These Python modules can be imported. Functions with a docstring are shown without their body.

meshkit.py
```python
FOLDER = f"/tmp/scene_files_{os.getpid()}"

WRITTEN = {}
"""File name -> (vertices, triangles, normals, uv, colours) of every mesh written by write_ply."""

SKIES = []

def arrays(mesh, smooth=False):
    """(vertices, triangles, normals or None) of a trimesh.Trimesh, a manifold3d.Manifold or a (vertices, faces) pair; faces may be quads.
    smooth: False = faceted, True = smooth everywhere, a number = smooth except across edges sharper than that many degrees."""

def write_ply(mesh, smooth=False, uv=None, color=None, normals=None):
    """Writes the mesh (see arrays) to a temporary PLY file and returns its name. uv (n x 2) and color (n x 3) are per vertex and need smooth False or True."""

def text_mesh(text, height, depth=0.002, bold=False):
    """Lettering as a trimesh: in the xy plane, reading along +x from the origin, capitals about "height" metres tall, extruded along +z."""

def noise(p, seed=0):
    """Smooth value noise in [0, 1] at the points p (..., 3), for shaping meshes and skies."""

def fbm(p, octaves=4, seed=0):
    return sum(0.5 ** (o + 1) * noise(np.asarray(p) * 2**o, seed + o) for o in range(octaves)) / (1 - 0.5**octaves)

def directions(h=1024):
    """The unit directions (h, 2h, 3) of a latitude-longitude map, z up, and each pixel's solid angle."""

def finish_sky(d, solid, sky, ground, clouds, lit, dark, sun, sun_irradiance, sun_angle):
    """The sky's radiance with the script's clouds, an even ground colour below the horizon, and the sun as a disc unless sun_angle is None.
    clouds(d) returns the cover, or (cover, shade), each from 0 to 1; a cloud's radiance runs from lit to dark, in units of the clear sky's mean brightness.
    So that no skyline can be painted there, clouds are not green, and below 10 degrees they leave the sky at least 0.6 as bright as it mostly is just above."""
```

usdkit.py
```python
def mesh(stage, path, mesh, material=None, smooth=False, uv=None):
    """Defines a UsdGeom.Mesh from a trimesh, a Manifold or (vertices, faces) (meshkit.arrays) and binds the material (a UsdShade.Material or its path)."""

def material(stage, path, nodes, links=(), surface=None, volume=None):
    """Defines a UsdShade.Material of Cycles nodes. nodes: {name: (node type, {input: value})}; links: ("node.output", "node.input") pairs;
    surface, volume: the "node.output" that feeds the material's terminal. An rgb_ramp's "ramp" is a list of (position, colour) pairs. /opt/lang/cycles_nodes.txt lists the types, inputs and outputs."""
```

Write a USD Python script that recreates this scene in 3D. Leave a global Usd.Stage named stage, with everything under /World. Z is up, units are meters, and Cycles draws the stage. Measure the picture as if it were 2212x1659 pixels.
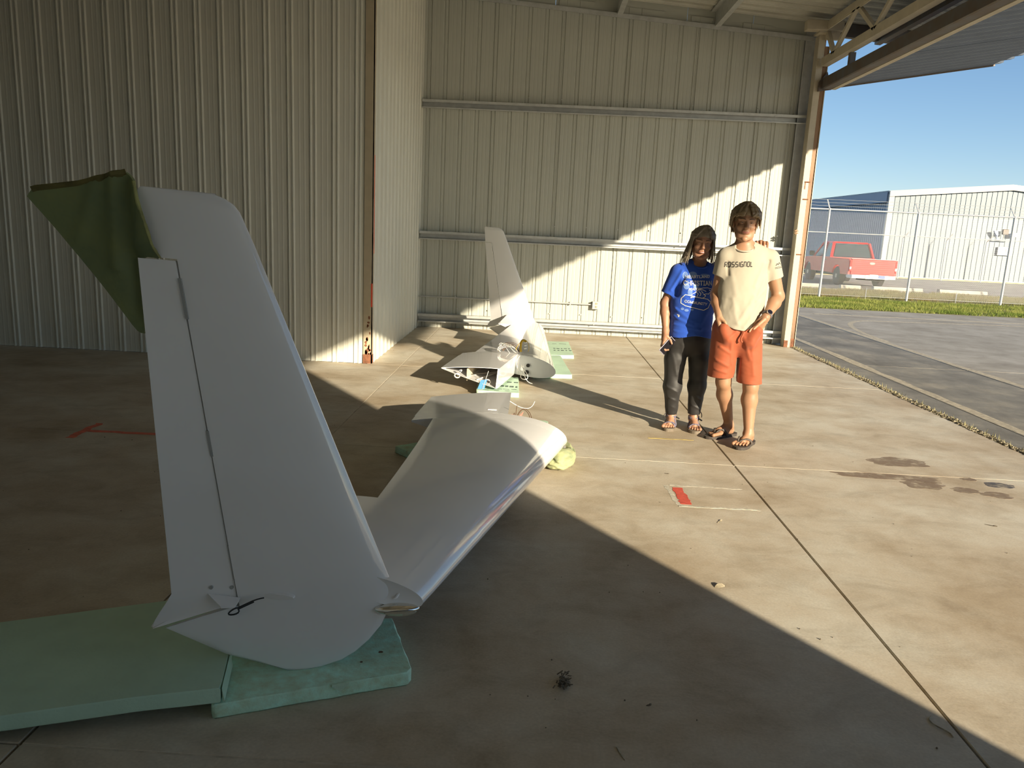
import math, random
import numpy as np, trimesh, usdkit, meshkit
import manifold3d as m3
from shapely.geometry import Polygon
from pxr import Usd, UsdGeom, UsdLux, UsdShade, Sdf, Gf, Vt

stage = Usd.Stage.CreateInMemory()
UsdGeom.SetStageUpAxis(stage, 'Z'); UsdGeom.SetStageMetersPerUnit(stage, 1.0)
WORLD = UsdGeom.Xform.Define(stage, '/World'); UsdGeom.Scope.Define(stage, '/World/Looks')
rng = np.random.default_rng(7); random.seed(7)
A_ = np.array

# ---------------------------------------------------------------- camera
cam = UsdGeom.Camera.Define(stage, '/World/camera')
cam.CreateFocalLengthAttr(36.0 * 1661 / 2212); cam.CreateHorizontalApertureAttr(36.0); cam.CreateVerticalApertureAttr(27.0)
cam.CreateClippingRangeAttr(Gf.Vec2f(0.05, 2000.0))
fwd_vp = A_([1160 - 1106.0, 499 - 829.5, 1661.0]); fwd_vp /= np.linalg.norm(fwd_vp)      # the depth axis in camera coordinates
up_c = np.cross([1, .047, 0.0], fwd_vp); up_c /= np.linalg.norm(up_c); up_c = up_c if up_c[1] < 0 else -up_c
rt_c = np.cross(fwd_vp, up_c); rt_c = rt_c if rt_c[0] > 0 else -rt_c
RW = np.stack([rt_c, fwd_vp, up_c])
M = np.eye(4); M[0, :3] = RW @ [1, 0, 0]; M[1, :3] = RW @ [0, -1, 0]; M[2, :3] = RW @ [0, 0, -1]; M[3, :3] = [0, 0, 1.52]
cam.AddTransformOp().Set(Gf.Matrix4d(M.tolist()))
EXPOSURE = 0.06
cam.CreateExposureAttr(EXPOSURE)

# ---------------------------------------------------------------- sun and sky
SUN_EL = math.atan(.30)
SUN = A_([.567, -.824, 0]) / math.hypot(.567, .824) * math.cos(SUN_EL) + A_([0, 0, math.sin(SUN_EL)])   # towards the sun
sun = UsdLux.DistantLight.Define(stage, '/World/sun')
sun.CreateIntensityAttr(2.5); sun.CreateNormalizeAttr(True); sun.CreateColorAttr(Gf.Vec3f(1.0, .86, .64)); sun.CreateAngleAttr(.53)
zc = SUN; xc = np.cross([0, 0, 1], zc); xc /= np.linalg.norm(xc); yc = np.cross(zc, xc)
Ms = np.eye(4); Ms[0, :3] = xc; Ms[1, :3] = yc; Ms[2, :3] = zc
sun.AddTransformOp().Set(Gf.Matrix4d(Ms.tolist()))
SKY_STRENGTH = .078
sky = UsdLux.DomeLight.Define(stage, '/World/sky'); sky.CreateIntensityAttr(1.0)
sky_mat = usdkit.material(stage, '/World/Looks/sky', {
    's': ('sky_texture', {'sky_type': 'multiple_scattering', 'sun_elevation': SUN_EL, 'sun_rotation': math.atan2(.567, -.824), 'sun_disc': False, 'aerosol_density': .35, 'ozone_density': 1.0, 'air_density': 1.0}),
    'b': ('background_shader', {'strength': SKY_STRENGTH})},
    [('s.color', 'b.color')], surface='b.background')
UsdShade.MaterialBindingAPI.Apply(sky.GetPrim()).Bind(sky_mat)

# ---------------------------------------------------------------- helpers
_taken = {}
def numbered(parent, name):
    k = (parent, name); n = _taken.get(k, 0); _taken[k] = n + 1
    return f'{parent}/{name}' if n == 0 else f'{parent}/{name}_{n:03d}'
def key(p, **kw):
    for k, v in kw.items():
        if v: p.SetCustomDataByKey(k, v)
    return p
def thing(name, label, category, at=(0, 0, 0), group=None, kind=None):
    x = UsdGeom.Xform.Define(stage, numbered('/World', name)); x.AddTranslateOp().Set(Gf.Vec3d(*map(float, at)))
    p = x.GetPrim(); key(p, label=label, category=category, group=group, kind=kind)
    p.SetCustomDataByKey('at', ' '.join(f'{float(a):.6f}' for a in at)) if False else None
    _at[str(p.GetPath())] = A_(at, float)
    return p
_at = {}
def base_of(p):
    s = str(p.GetPath())
    while s not in _at and s != '/World': s = s.rsplit('/', 1)[0]
    return _at.get(s, np.zeros(3))
def obj(name, mesh, mat, parent=None, smooth=False, label=None, category=None, group=None, kind=None):
    """One Mesh prim. Vertices are given in world coordinates; the holder's base point is taken off."""
    path = numbered(str(parent.GetPath()) if parent else '/World', name)
    if parent is not None:
        b = base_of(parent)
        if hasattr(mesh, 'to_mesh') or isinstance(mesh, (tuple, list)):
            v, f, _ = meshkit.arrays(mesh); mesh = trimesh.Trimesh(v, f, process=False)
        mesh = trimesh.Trimesh(np.array(mesh.vertices) - b, np.array(mesh.faces), process=False)
    p = usdkit.mesh(stage, path, mesh, mat, smooth).GetPrim()
    return key(p, label=label, category=category, group=group, kind=kind)
def curves(name, lines, widths, mat, parent=None, **kw):
    path = numbered(str(parent.GetPath()) if parent else '/World', name)
    b = base_of(parent) if parent else np.zeros(3)
    return obj(name, cat([tube(l, w / 2, 6) for l, w in zip(lines, widths)]), mat, parent, smooth=50, **kw)
def cat(ms):
    return trimesh.util.concatenate([m if isinstance(m, trimesh.Trimesh) else trimesh.Trimesh(*meshkit.arrays(m)[:2], process=False) for m in ms])
def box(x0, x1, y0, y1, z0, z1):
    m = trimesh.creation.box([x1 - x0, y1 - y0, z1 - z0]); m.apply_translation([(x0 + x1) / 2, (y0 + y1) / 2, (z0 + z1) / 2]); return m
def cbox(x0, x1, y0, y1, z0, z1, c=.004):
    """A box with chamfered edges."""
    v = []
    for x, sx in ((x0, 1), (x1, -1)):
        for y, sy in ((y0, 1), (y1, -1)):
            for z, sz in ((z0, 1), (z1, -1)):
                v += [(x, y + sy * c, z + sz * c), (x + sx * c, y, z + sz * c), (x + sx * c, y + sy * c, z)]
    return trimesh.convex.convex_hull(A_(v))
def prism(poly, z0, z1):
    """A horizontal polygon (x, y) extruded between z0 and z1."""
    m = trimesh.creation.extrude_polygon(Polygon(poly), z1 - z0, engine='earcut'); m.apply_translation([0, 0, z0]); return m
def axis_prism(poly, a0, a1, axis):
    """poly in the plane across the axis: axis 'x' takes (y, z), 'y' takes (x, z)."""
    m = trimesh.creation.extrude_polygon(Polygon(poly), a1 - a0, engine='earcut'); v = np.array(m.vertices); v[:, 2] += a0
    v = v[:, [2, 0, 1]] if axis == 'x' else np.stack([v[:, 0], v[:, 2], v[:, 1]], 1)
    m = trimesh.Trimesh(v, m.faces, process=False); m.fix_normals(); return m
def tube(pts, r, n=8, closed=False):
    p = A_(pts, float); r = np.broadcast_to(A_(r, float), (len(p),))
    t = np.gradient(p, axis=0) if not closed else np.roll(p, -1, 0) - np.roll(p, 1, 0)
    t /= np.linalg.norm(t, axis=1, keepdims=True) + 1e-12
    u = np.cross(t[0], [0, 0, 1.0] if abs(t[0][2]) < .9 else [1.0, 0, 0]); u /= np.linalg.norm(u); us = []
    for k in range(len(p)):
        u = u - t[k] * (u @ t[k]); u = u / (np.linalg.norm(u) + 1e-12); us.append(u)
    us = A_(us); w = np.cross(t, us); an = np.arange(n) * 2 * np.pi / n
    v = (p[:, None] + r[:, None, None] * (np.cos(an)[None, :, None] * us[:, None] + np.sin(an)[None, :, None] * w[:, None])).reshape(-1, 3)
    f = []; L = len(p)
    for i in range(L if closed else L - 1):
        j = (i + 1) % L
        for k in range(n):
            a, b, c, d = i * n + k, i * n + (k + 1) % n, j * n + (k + 1) % n, j * n + k
            f += [(a, b, c), (a, c, d)]
    if not closed:
        v = np.vstack([v, p[:1], p[-1:]]); c0, c1 = L * n, L * n + 1
        for k in range(n):
            f += [(c0, (k + 1) % n, k), (c1, (L - 1) * n + k, (L - 1) * n + (k + 1) % n)]
    m = trimesh.Trimesh(v, f, process=False)
    if m.volume < 0: m.invert()
    return m
def spline(pts, n=24):
    from scipy.interpolate import CubicSpline
    p = A_(pts, float); s = np.r_[0, np.cumsum(np.linalg.norm(np.diff(p, axis=0), axis=1))]
    return CubicSpline(s, p)(np.linspace(0, s[-1], n))
def cyl(a, b, r, n=16): return tube([a, b], r, n)
def loft(sections, caps=True):
    """Closed rings with the same number of points, joined into one closed mesh."""
    S = [A_(s, float) for s in sections]; n = len(S[0]); v = np.vstack(S); f = []
    for i in range(len(S) - 1):
        for k in range(n):
            a, b, c, d = i * n + k, i * n + (k + 1) % n, (i + 1) * n + (k + 1) % n, (i + 1) * n + k
            f += [(a, b, c), (a, c, d)]
    if caps:
        for o, s, flip in ((0, S[0], True), ((len(S) - 1) * n, S[-1], False)):
            c = len(v); v = np.vstack([v, s.mean(0)])
            for k in range(n):
                t = (c, o + k, o + (k + 1) % n); f.append(t[::-1] if flip else t)
    m = trimesh.Trimesh(v, f, process=False)
    if m.volume < 0: m.invert()
    return m
def hull(pts): return trimesh.convex.convex_hull(A_(pts, float))
def rod(a, b, w, h=None, up=(0, 0, 1)):
    """A square bar between two points."""
    a, b = A_(a, float), A_(b, float); t = b - a; t /= np.linalg.norm(t); s = np.cross(t, up)
    if np.linalg.norm(s) < 1e-6: s = np.cross(t, [1, 0, 0])
    s /= np.linalg.norm(s); u = np.cross(s, t); h = h or w
    return hull([q + i * s * w / 2 + j * u * h / 2 for q in (a, b) for i in (-1, 1) for j in (-1, 1)])

# ---------------------------------------------------------------- materials
def mat(name, col, rough=.5, metal=0., var=0., scale=4., bump=0., bscale=60., coat=0., tint=None, stretch=(1, 1, 1), **kw):
    """Principled with a soft noise in the colour (var) and fine relief (bump)."""
    col = A_(col, float); P = {'roughness': rough, 'metallic': metal, 'base_color': tuple(col), **kw}
    if coat: P.update(coat_weight=coat, coat_roughness=.05)
    N = {'p': ('principled_bsdf', P)}; L = []
    if var or bump:
        N['g'] = ('geometry', {}); N['m'] = ('mapping', {'scale': stretch}); L.append(('g.position', 'm.vector'))
    if var:
        c2 = A_(tint if tint is not None else col * (1 - var), float); c1 = np.clip(col * (1 + var * .5), 0, 1)
        N['n'] = ('noise_texture', {'scale': scale, 'detail': 6., 'roughness': .62}); N['r'] = ('rgb_ramp', {'ramp': [(.3, tuple(c2)), (.68, tuple(c1))]})
        L += [('m.vector', 'n.vector'), ('n.fac', 'r.fac'), ('r.color', 'p.base_color')]
    if bump:
        N['bn'] = ('noise_texture', {'scale': bscale, 'detail': 4.}); N['b'] = ('bump', {'strength': min(1., bump), 'distance': .002 * max(1., bump)})
        L += [('m.vector', 'bn.vector'), ('bn.fac', 'b.height'), ('b.normal', 'p.normal')]
    return usdkit.material(stage, f'/World/Looks/{name}', N, L, surface='p.BSDF')

def concrete(name, c_lo, c_mid, c_hi, streak, blotch=1.1, dark=.35):
    """Worn slab: broad blotches, streaks along one way, speckle and small dark specks."""
    N = {'g': ('geometry', {}), 'm1': ('mapping', {'scale': streak}),
         'n1': ('noise_texture', {'scale': blotch, 'detail': 9., 'roughness': .66}),
         'n2': ('noise_texture', {'scale': 3.2, 'detail': 8., 'roughness': .7, 'distortion': .6}),
         'n3': ('noise_texture', {'scale': 95., 'detail': 3.}), 'n4': ('noise_texture', {'scale': 13., 'detail': 6., 'roughness': .75}),
         'r1': ('rgb_ramp', {'ramp': [(.36, c_lo), (.5, c_mid), (.62, c_hi)]}),
         'r2': ('rgb_ramp', {'ramp': [(.32, (.78, .765, .74)), (.54, (1, 1, 1)), (.72, (1.0, 1.0, 1.0))]}),
         'r3': ('rgb_ramp', {'ramp': [(.3, (.84, .84, .84)), (.7, (1.0, 1.0, 1.0))]}),
         'r4': ('rgb_ramp', {'ramp': [(.66, (1, 1, 1)), (.78, (dark + .3, dark + .28, dark + .25))]}),
         'x1': ('mix', {'mix_type': 'multiply', 'fac': .9}), 'x2': ('mix', {'mix_type': 'multiply', 'fac': .8}), 'x3': ('mix', {'mix_type': 'multiply', 'fac': .7}),
         'b': ('bump', {'strength': .14, 'distance': .002}), 'p': ('principled_bsdf', {'roughness': .62, 'specular_ior_level': .35})}
    L = [('g.position', 'm1.vector'), ('g.position', 'n1.vector'), ('m1.vector', 'n2.vector'), ('g.position', 'n3.vector'), ('m1.vector', 'n4.vector'),
         ('n1.fac', 'r1.fac'), ('n2.fac', 'r2.fac'), ('n3.fac', 'r3.fac'), ('n4.fac', 'r4.fac'), ('r1.color', 'x1.color1'), ('r2.color', 'x1.color2'),
         ('x1.color', 'x2.color1'), ('r3.color', 'x2.color2'), ('x2.color', 'x3.color1'), ('r4.color', 'x3.color2'), ('x3.color', 'p.base_color'), ('n3.fac', 'b.height'), ('b.normal', 'p.normal')]
    return usdkit.material(stage, f'/World/Looks/{name}', N, L, surface='p.BSDF')

FLOOR = concrete('floor_concrete', (.46, .375, .265), (.57, .50, .39), (.64, .595, .495), (.9, 1.3, 1))
APRON = concrete('apron_concrete', (.30, .27, .22), (.37, .34, .285), (.43, .40, .345), (.8, .8, 1))
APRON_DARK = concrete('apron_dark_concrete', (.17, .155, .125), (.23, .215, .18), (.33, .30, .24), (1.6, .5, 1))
ROADM = concrete('road_asphalt', (.25, .235, .215), (.30, .28, .25), (.34, .32, .29), (.6, 1.5, 1))
PAINT = mat('wall_paint_shade_lift', (.68, .67, .585), .38, var=.05, scale=1.1, stretch=(1, 1, .5), specular_ior_level=.5)  # lightened copy of the wall paint, lifts the walls that lie in shade
PAINT_B = mat('wall_paint_sunlit_back', (.435, .442, .392), .42, var=.04, scale=.9, stretch=(1, 1, .5))  # same beige paint, kept darker because the sun falls on this wall
PAINT_N = mat('wall_paint_bounce', (.78, .775, .73), .4, var=.05, scale=1.4)  # whitened on the unseen walls to bounce fill light into the bay
GALV = mat('galvanised', (.50, .51, .50), .42, .35, var=.16, scale=9.)
CEIL = mat('roof_sheet', (.50, .49, .43), .45, .15, var=.15, scale=2.)
CANOPY = mat('canopy_sheet', (.085, .11, .155), .4, .25, var=.15, scale=3.)
CREAM = mat('cream_paint', (.50, .445, .345), .5, var=.14, scale=5.)
RUSTY = mat('rusty_brown_steel', (.27, .165, .095), .65, var=.5, scale=4.5, tint=(.19, .11, .065), stretch=(1, 1, .35))
RUST = mat('rust', (.22, .09, .045), .85, var=.5, scale=25., bump=.8)
DARKSTEEL = mat('dark_steel', (.10, .10, .105), .55, .3, var=.5, scale=5., tint=(.12, .085, .06))
TAN = mat('tan_trim', (.47, .40, .28), .5, var=.12, scale=6.)
DARK = mat('dark_gap', (.03, .028, .024), .9)
JOINT = mat('joint_dirt', (.028, .023, .017), .95, var=.5, scale=30.)
JOINTL = mat('joint_sand', (.52, .46, .36), .9, var=.35, scale=14.)
BLACK = mat('hole_black', (.015, .015, .016), .4)  # dark discs in this colour stand in for the shade inside holes
# ================================================================ the hangar
XL, XR, YB, YF, YS = -1.76, 3.75, 11.74, 8.35, 2.0      # side wall, column line, back wall, front-facing partition, near partition
def roof_z(x): return 4.845 - .0755 * x
PITCH = .2385
def sheet(u0, u1, z0, ztop, place, h=1., start=0., minor=True):
    """A ribbed steel sheet: twin-crest ribs at every pitch, two low stiffeners between. place(u, d, z): d is towards the room."""
    us = {u0: 0., u1: 0.}
    k0 = math.floor((u0 - start) / PITCH) - 1; k1 = math.ceil((u1 - start) / PITCH) + 1
    for k in range(k0, k1):
        c = start + k * PITCH
        pts = [(-.040, 0), (-.030, .016), (-.019, .016), (-.010, .005), (.010, .005), (.019, .016), (.030, .016), (.040, 0)]
        if minor:
            for q in (.093, .1455): pts += [(q - .011, 0), (q - .005, .0016), (q + .005, .0016), (q + .011, 0)]
        for a, b in pts:
            if u0 < c + a < u1: us[c + a] = b * h
    u = np.array(sorted(us)); d = np.array([us[x] for x in u]); T = .0016; n = len(u)
    zt = np.array([ztop(x) if callable(ztop) else ztop for x in u])
    v = np.vstack([place(u, d, np.full(n, z0)), place(u, d, zt), place(u, d - T, np.full(n, z0)), place(u, d - T, zt)])
    f = []
    for i in range(n - 1):
        a, b, c, e = i, i + 1, n + i + 1, n + i
        f += [(a, b, c), (a, c, e), (2 * n + a, 2 * n + c, 2 * n + b), (2 * n + a, 2 * n + e, 2 * n + c)]
        f += [(a, 2 * n + b, b), (a, 2 * n + a, 2 * n + b), (n + a, n + b, 3 * n + b), (n + a, 3 * n + b, 3 * n + a)]
    for a, s in ((0, 1), (n - 1, -1)):
        q = [(a, n + a, 3 * n + a), (a, 3 * n + a, 2 * n + a)]; f += q if s > 0 else [t[::-1] for t in q]
    m = trimesh.Trimesh(v, f, process=False); m.fix_normals(); return m
def struct(name, label, at=(0, 0, 0)):
    return thing(name, label, 'structure', at, kind='structure')

# floor: slabs with recessed joints
floor = struct('floor', 'stained tan concrete hangar floor with a dark saw-cut joint')
xs = [(-9.2, -1.421), (-1.413, 1.4355), (1.4445, 3.845)]; ys = [(-1.30, 1.927), (1.933, 5.127), (5.133, 8.307), (8.313, 11.78)]
for i, (a, b) in enumerate(xs):
    for j, (c, e) in enumerate(ys):
        if i == 0 and j == 3: a = -1.80
        obj('concrete_slab', cbox(a, b, c, e, -.12, 0, .003), FLOOR, floor)
obj('subgrade', box(-9.2, 3.85, -1.3, 11.8, -.2, -.02), JOINT, floor)
obj('joint_filler', cat([box(-1.4215, -1.4125, 5.2, 11.7, -.03, -.0012), box(-1.41, 3.84, 8.306, 8.314, -.03, -.0012), box(-1.41, 3.84, 5.126, 5.134, -.03, -.0012),
                         box(-1.41, 3.84, 1.926, 1.934, -.03, -.0015), box(-9, -1.42, 8.306, 8.314, -.03, -.001)]), JOINTL, floor, label='pale sand filling the hairline joints')
# stains, paint and tape marks that lie on the slab
def blob(cx, cy, rx, ry, seed, n=40, rough=.35, rot=0.):
    a = np.linspace(0, 2 * np.pi, n, endpoint=False)
    r = 1 + rough * (meshkit.fbm(np.stack([np.cos(a) * 1.6, np.sin(a) * 1.6, np.full(n, seed * 7.3)], 1), 4, seed) - .5) * 2
    x, y = np.cos(a) * r * rx, np.sin(a) * r * ry
    return np.stack([cx + x * math.cos(rot) - y * math.sin(rot), cy + x * math.sin(rot) + y * math.cos(rot)], 1)
def stain_mat(name, col, sc):
    return usdkit.material(stage, f'/World/Looks/{name}', {'g': ('geometry', {}), 'n': ('noise_texture', {'scale': sc, 'detail': 6., 'roughness': .65}), 'r': ('rgb_ramp', {'ramp': [(.36, (.1, .1, .1)), (.56, (.8, .8, .8))]}), 't': ('transparent_bsdf', {}), 'p': ('principled_bsdf', {'base_color': col, 'roughness': .6}), 'x': ('mix_closure', {})},
        [('g.position', 'n.vector'), ('n.fac', 'r.fac'), ('r.color', 'x.fac'), ('t.BSDF', 'x.closure1'), ('p.BSDF', 'x.closure2')], surface='x.closure')
STAIN = stain_mat('oil_stain', (.26, .19, .13), 11.); STAIN_D = stain_mat('fresh_oil', (.09, .085, .09), 14.)
for k, (cx, cy, rx, ry, m_) in enumerate([(2.70, 5.44, .20, .10, STAIN), (2.45, 5.06, .34, .055, STAIN), (2.62, 4.93, .13, .09, STAIN), (3.165, 5.0, .085, .052, STAIN_D),
                                          (2.86, 4.85, .075, .05, STAIN), (3.03, 4.78, .085, .06, STAIN), (3.02, 5.1, .05, .03, STAIN), (2.72, 4.98, .05, .02, STAIN)]):
    obj('oil_stain', prism(blob(cx, cy, rx * 1.1, ry * 1.15, k + 1, 60, .55), -.002, .0006 + .0001 * k), m_, floor, label='dark fresh oil spot' if m_ is STAIN_D else 'brown oil stain')
REDP = mat('red_marking_paint', (.72, .16, .10), .6, var=.35, scale=25.)
YELP = mat('yellow_line_paint', (.62, .48, .16), .6, var=.35, scale=22.)
def strip(a, b, w0, w1=None, z=.0008, wob=.0, seed=0):
    a, b = A_(a, float), A_(b, float); t = (b - a) / np.linalg.norm(b - a); s = A_([-t[1], t[0]]); n = 14; w1 = w1 or w0
    q = np.linspace(0, 1, n); w = (w0 + (w1 - w0) * q) / 2; r = np.random.default_rng(seed + 5)
    c = a + (b - a) * q[:, None] + s * (r.normal(0, 1, n) * wob)[:, None]
    return prism(np.vstack([c + s * w[:, None] * (1 + r.normal(0, .12 if wob else 0, n))[:, None], (c - s * w[:, None] * (1 + r.normal(0, .12 if wob else 0, n))[:, None])[::-1]]), -.002, z)
obj('painted_arrow', cat([strip((-3.099, 4.945), (-3.108, 5.345), .062, .05, wob=.006), strip((-3.09, 5.143), (-2.20, 5.145), .05, .045, .0009, wob=.004, seed=3)]), REDP, floor, label='red spray painted arrow pointing left')
obj('yellow_line', strip((.935, 5.752), (1.285, 5.753), .026, .018, wob=.002), YELP, floor, label='short yellow paint line')
obj('tape_strip', strip((.951, 4.585), (.949, 4.288), .062, .066, .0012, wob=.002, seed=9), mat('red_tape', (.66, .10, .065), .5, var=.25, scale=30.), floor, label='red tape strip')
obj('tape_residue', cat([strip((.91, 4.628), (1.36, 4.622), .022, .014, .0007, .006, 1), strip((.90, 4.255), (1.37, 4.258), .026, .02, .0014, .004, 2), strip((.885, 4.62), (.905, 4.26), .03, .03, .0006, .003, 4)]), mat('tape_residue', (.60, .56, .46), .7, var=.4, scale=30.), floor, label='pale residue of old tape')

# walls: every sheet is a part
def place_front(Y, s): return lambda u, d, z: np.stack([u, np.full(len(u), Y) + s * d, z], 1)
def place_side(X, s): return lambda u, d, z: np.stack([np.full(len(u), X) + s * d, u, z], 1)
def wall(name, label, u0, u1, place, h, m, z0=-.004, start=0., width=4, top=None):
    w = struct(name, label); u = u0; k = 0
    while u < u1 - 1e-6:
        e = min(u1, start + math.floor((u - start) / (PITCH * width) + 1 + 1e-6) * PITCH * width)
        obj('wall_panel', sheet(u - .012 * (u > u0), e + .012 * (e < u1), z0, top, lambda a, d, z, kk=k: place(a, d + .0035 * (kk % 2), z), h, start=start + PITCH / 2 - PITCH / 2), m, w, smooth=False)
        u = e; k += 1
    return w
wl = wall('wall_left', 'ribbed beige steel partition facing the camera on the left', -9.0, XL - .07, place_front(YF, -1), 1.0, PAINT, start=-2.575 - .06, top=roof_z)
ws = wall('wall_side', 'ribbed beige steel side wall between the corner post and the back wall', YF + .03, YB, place_side(XL, 1), .55, PAINT, start=YF + .08, top=lambda y: roof_z(XL))
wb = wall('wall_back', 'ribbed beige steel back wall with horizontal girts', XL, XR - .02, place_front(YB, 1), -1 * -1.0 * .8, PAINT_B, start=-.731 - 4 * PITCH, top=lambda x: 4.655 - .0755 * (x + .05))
# corner post trim, rust at its foot, red tape marks
tr = struct('trim_1', 'tan corner trim with a rusted foot')
obj('corner_flashing', axis_prism([(XL - .085, YF - .004), (XL - .085, YF - .022), (XL + .012, YF - .022), (XL + .012, YF + .06), (XL - .004, YF + .06), (XL - .004, YF - .004)][::1], .02, 4.97, 'y') if False else
    cat([box(XL - .085, XL + .010, YF - .024, YF - .010, .03, 4.96), box(XL + .002, XL + .010, YF - .024, YF + .05, .03, 4.96)]), TAN, tr)
obj('rusted_foot', cat([box(XL - .087, XL + .0115, YF - .0255, YF - .009, .0, .10), box(XL + .001, XL + .0115, YF - .0255, YF + .052, .0, .10)]), RUST, tr, label='rusted foot of the trim')
sc = [(XL - .04 + .06 * random.random() - .02, YF - .0245, .1 + .45 * random.random() ** 1.8) for _ in range(26)]
obj('rust_spot', cat([axis_prism(blob(x, z, .006 + .01 * random.random(), .008 + .018 * random.random(), i + 3, 12), y - .0006, y + .001, 'y') for i, (x, y, z) in enumerate(sc)]), RUST, tr, kind='stuff')
tp = mat('red_orange_tape', (.80, .10, .05), .5)
obj('red_tape_strip', box(XL + .0095, XL + .012, 8.375, 8.398, 1.20, 2.225), tp, tr); obj('red_tape_strip', box(XL - .004, XL + .0118, YF - .0262, YF - .0235, .625, .88), tp, tr)
# walls out of the picture that close the bay
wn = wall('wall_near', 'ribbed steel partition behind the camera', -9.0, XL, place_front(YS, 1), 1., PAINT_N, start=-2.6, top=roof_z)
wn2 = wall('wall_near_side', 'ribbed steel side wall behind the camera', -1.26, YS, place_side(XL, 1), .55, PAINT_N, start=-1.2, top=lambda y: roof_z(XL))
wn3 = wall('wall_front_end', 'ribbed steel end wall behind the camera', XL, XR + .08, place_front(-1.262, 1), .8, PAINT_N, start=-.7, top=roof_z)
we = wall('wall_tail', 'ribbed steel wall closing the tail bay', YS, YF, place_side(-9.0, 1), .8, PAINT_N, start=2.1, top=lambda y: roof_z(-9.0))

# girts, sloped channel, conduit
def girt(name, label, z, x0=XL + .01, x1=XR + .0):
    g = struct(name, label)
    zz = z
    prof = [(YB - .012, zz + .055), (YB - .12, zz + .055), (YB - .12, zz + .018), (YB - .106, zz + .018), (YB - .106, zz + .040), (YB - .03, zz + .040), (YB - .03, zz - .036), (YB - .128, zz - .05), (YB - .128, zz - .066), (YB - .016, zz - .052), (YB - .012, zz - .05)]
    obj('girt', axis_prism(prof, x0, x1, 'x'), GALV, g)
    for k in range(5):
        x = x0 + .3 + k * 1.19; obj('girt_bolt', cyl((x, YB - .125, zz + .02), (x, YB - .131, zz + .02), .011, 8), GALV, g)
    return g
girt('trim_2', 'upper galvanised girt across the back wall', 3.255); girt('trim_3', 'middle galvanised girt across the back wall', 1.39); girt('trim_4', 'lowest galvanised girt across the back wall', .155)
g = struct('trim_5', 'sloped channel along the top of the back wall')
def zt(x): return 4.625 - .0755 * (x + .05)
def slope_bar(x0, x1, y0, y1, dz0, dz1, f=zt): return hull([(x, y, f(x) + dz) for x in (x0, x1) for y in (y0, y1) for dz in (dz0, dz1)])
obj('channel', cat([slope_bar(XL, XR, YB - .075, YB - .005, -.012, .0), slope_bar(XL, XR, YB - .08, YB - .066, -.03, .03), slope_bar(XL, XR, YB - .075, YB - .005, .018, .03)]), GALV, g)
ut = struct('wall_back_upper', 'beige closure strips between the back wall and the roof')
for k in range(6):
    x0 = XL + k * .93; x1 = min(x0 + .93, XR + .05)
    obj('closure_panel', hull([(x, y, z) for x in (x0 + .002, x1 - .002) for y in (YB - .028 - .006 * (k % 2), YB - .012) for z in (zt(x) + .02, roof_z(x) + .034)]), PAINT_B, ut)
for x, w_, hh in ((1.02, .62, .11), (2.02, .55, .10), (2.75, .42, .09), (.15, .5, .12)):
    obj('patch_flashing', hull([(a, y, zt(a) + dz) for a in (x, x + w_) for y in (YB - .042, YB - .025) for dz in (.02, .02 + hh)]), PAINT_B, ut)
    for q in (.12, .3): obj('patch_rib', hull([(a, y, zt(a) + dz) for a in (x + q, x + q + .02) for y in (YB - .050, YB - .04) for dz in (.02, .02 + hh)]), PAINT_B, ut)
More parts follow.
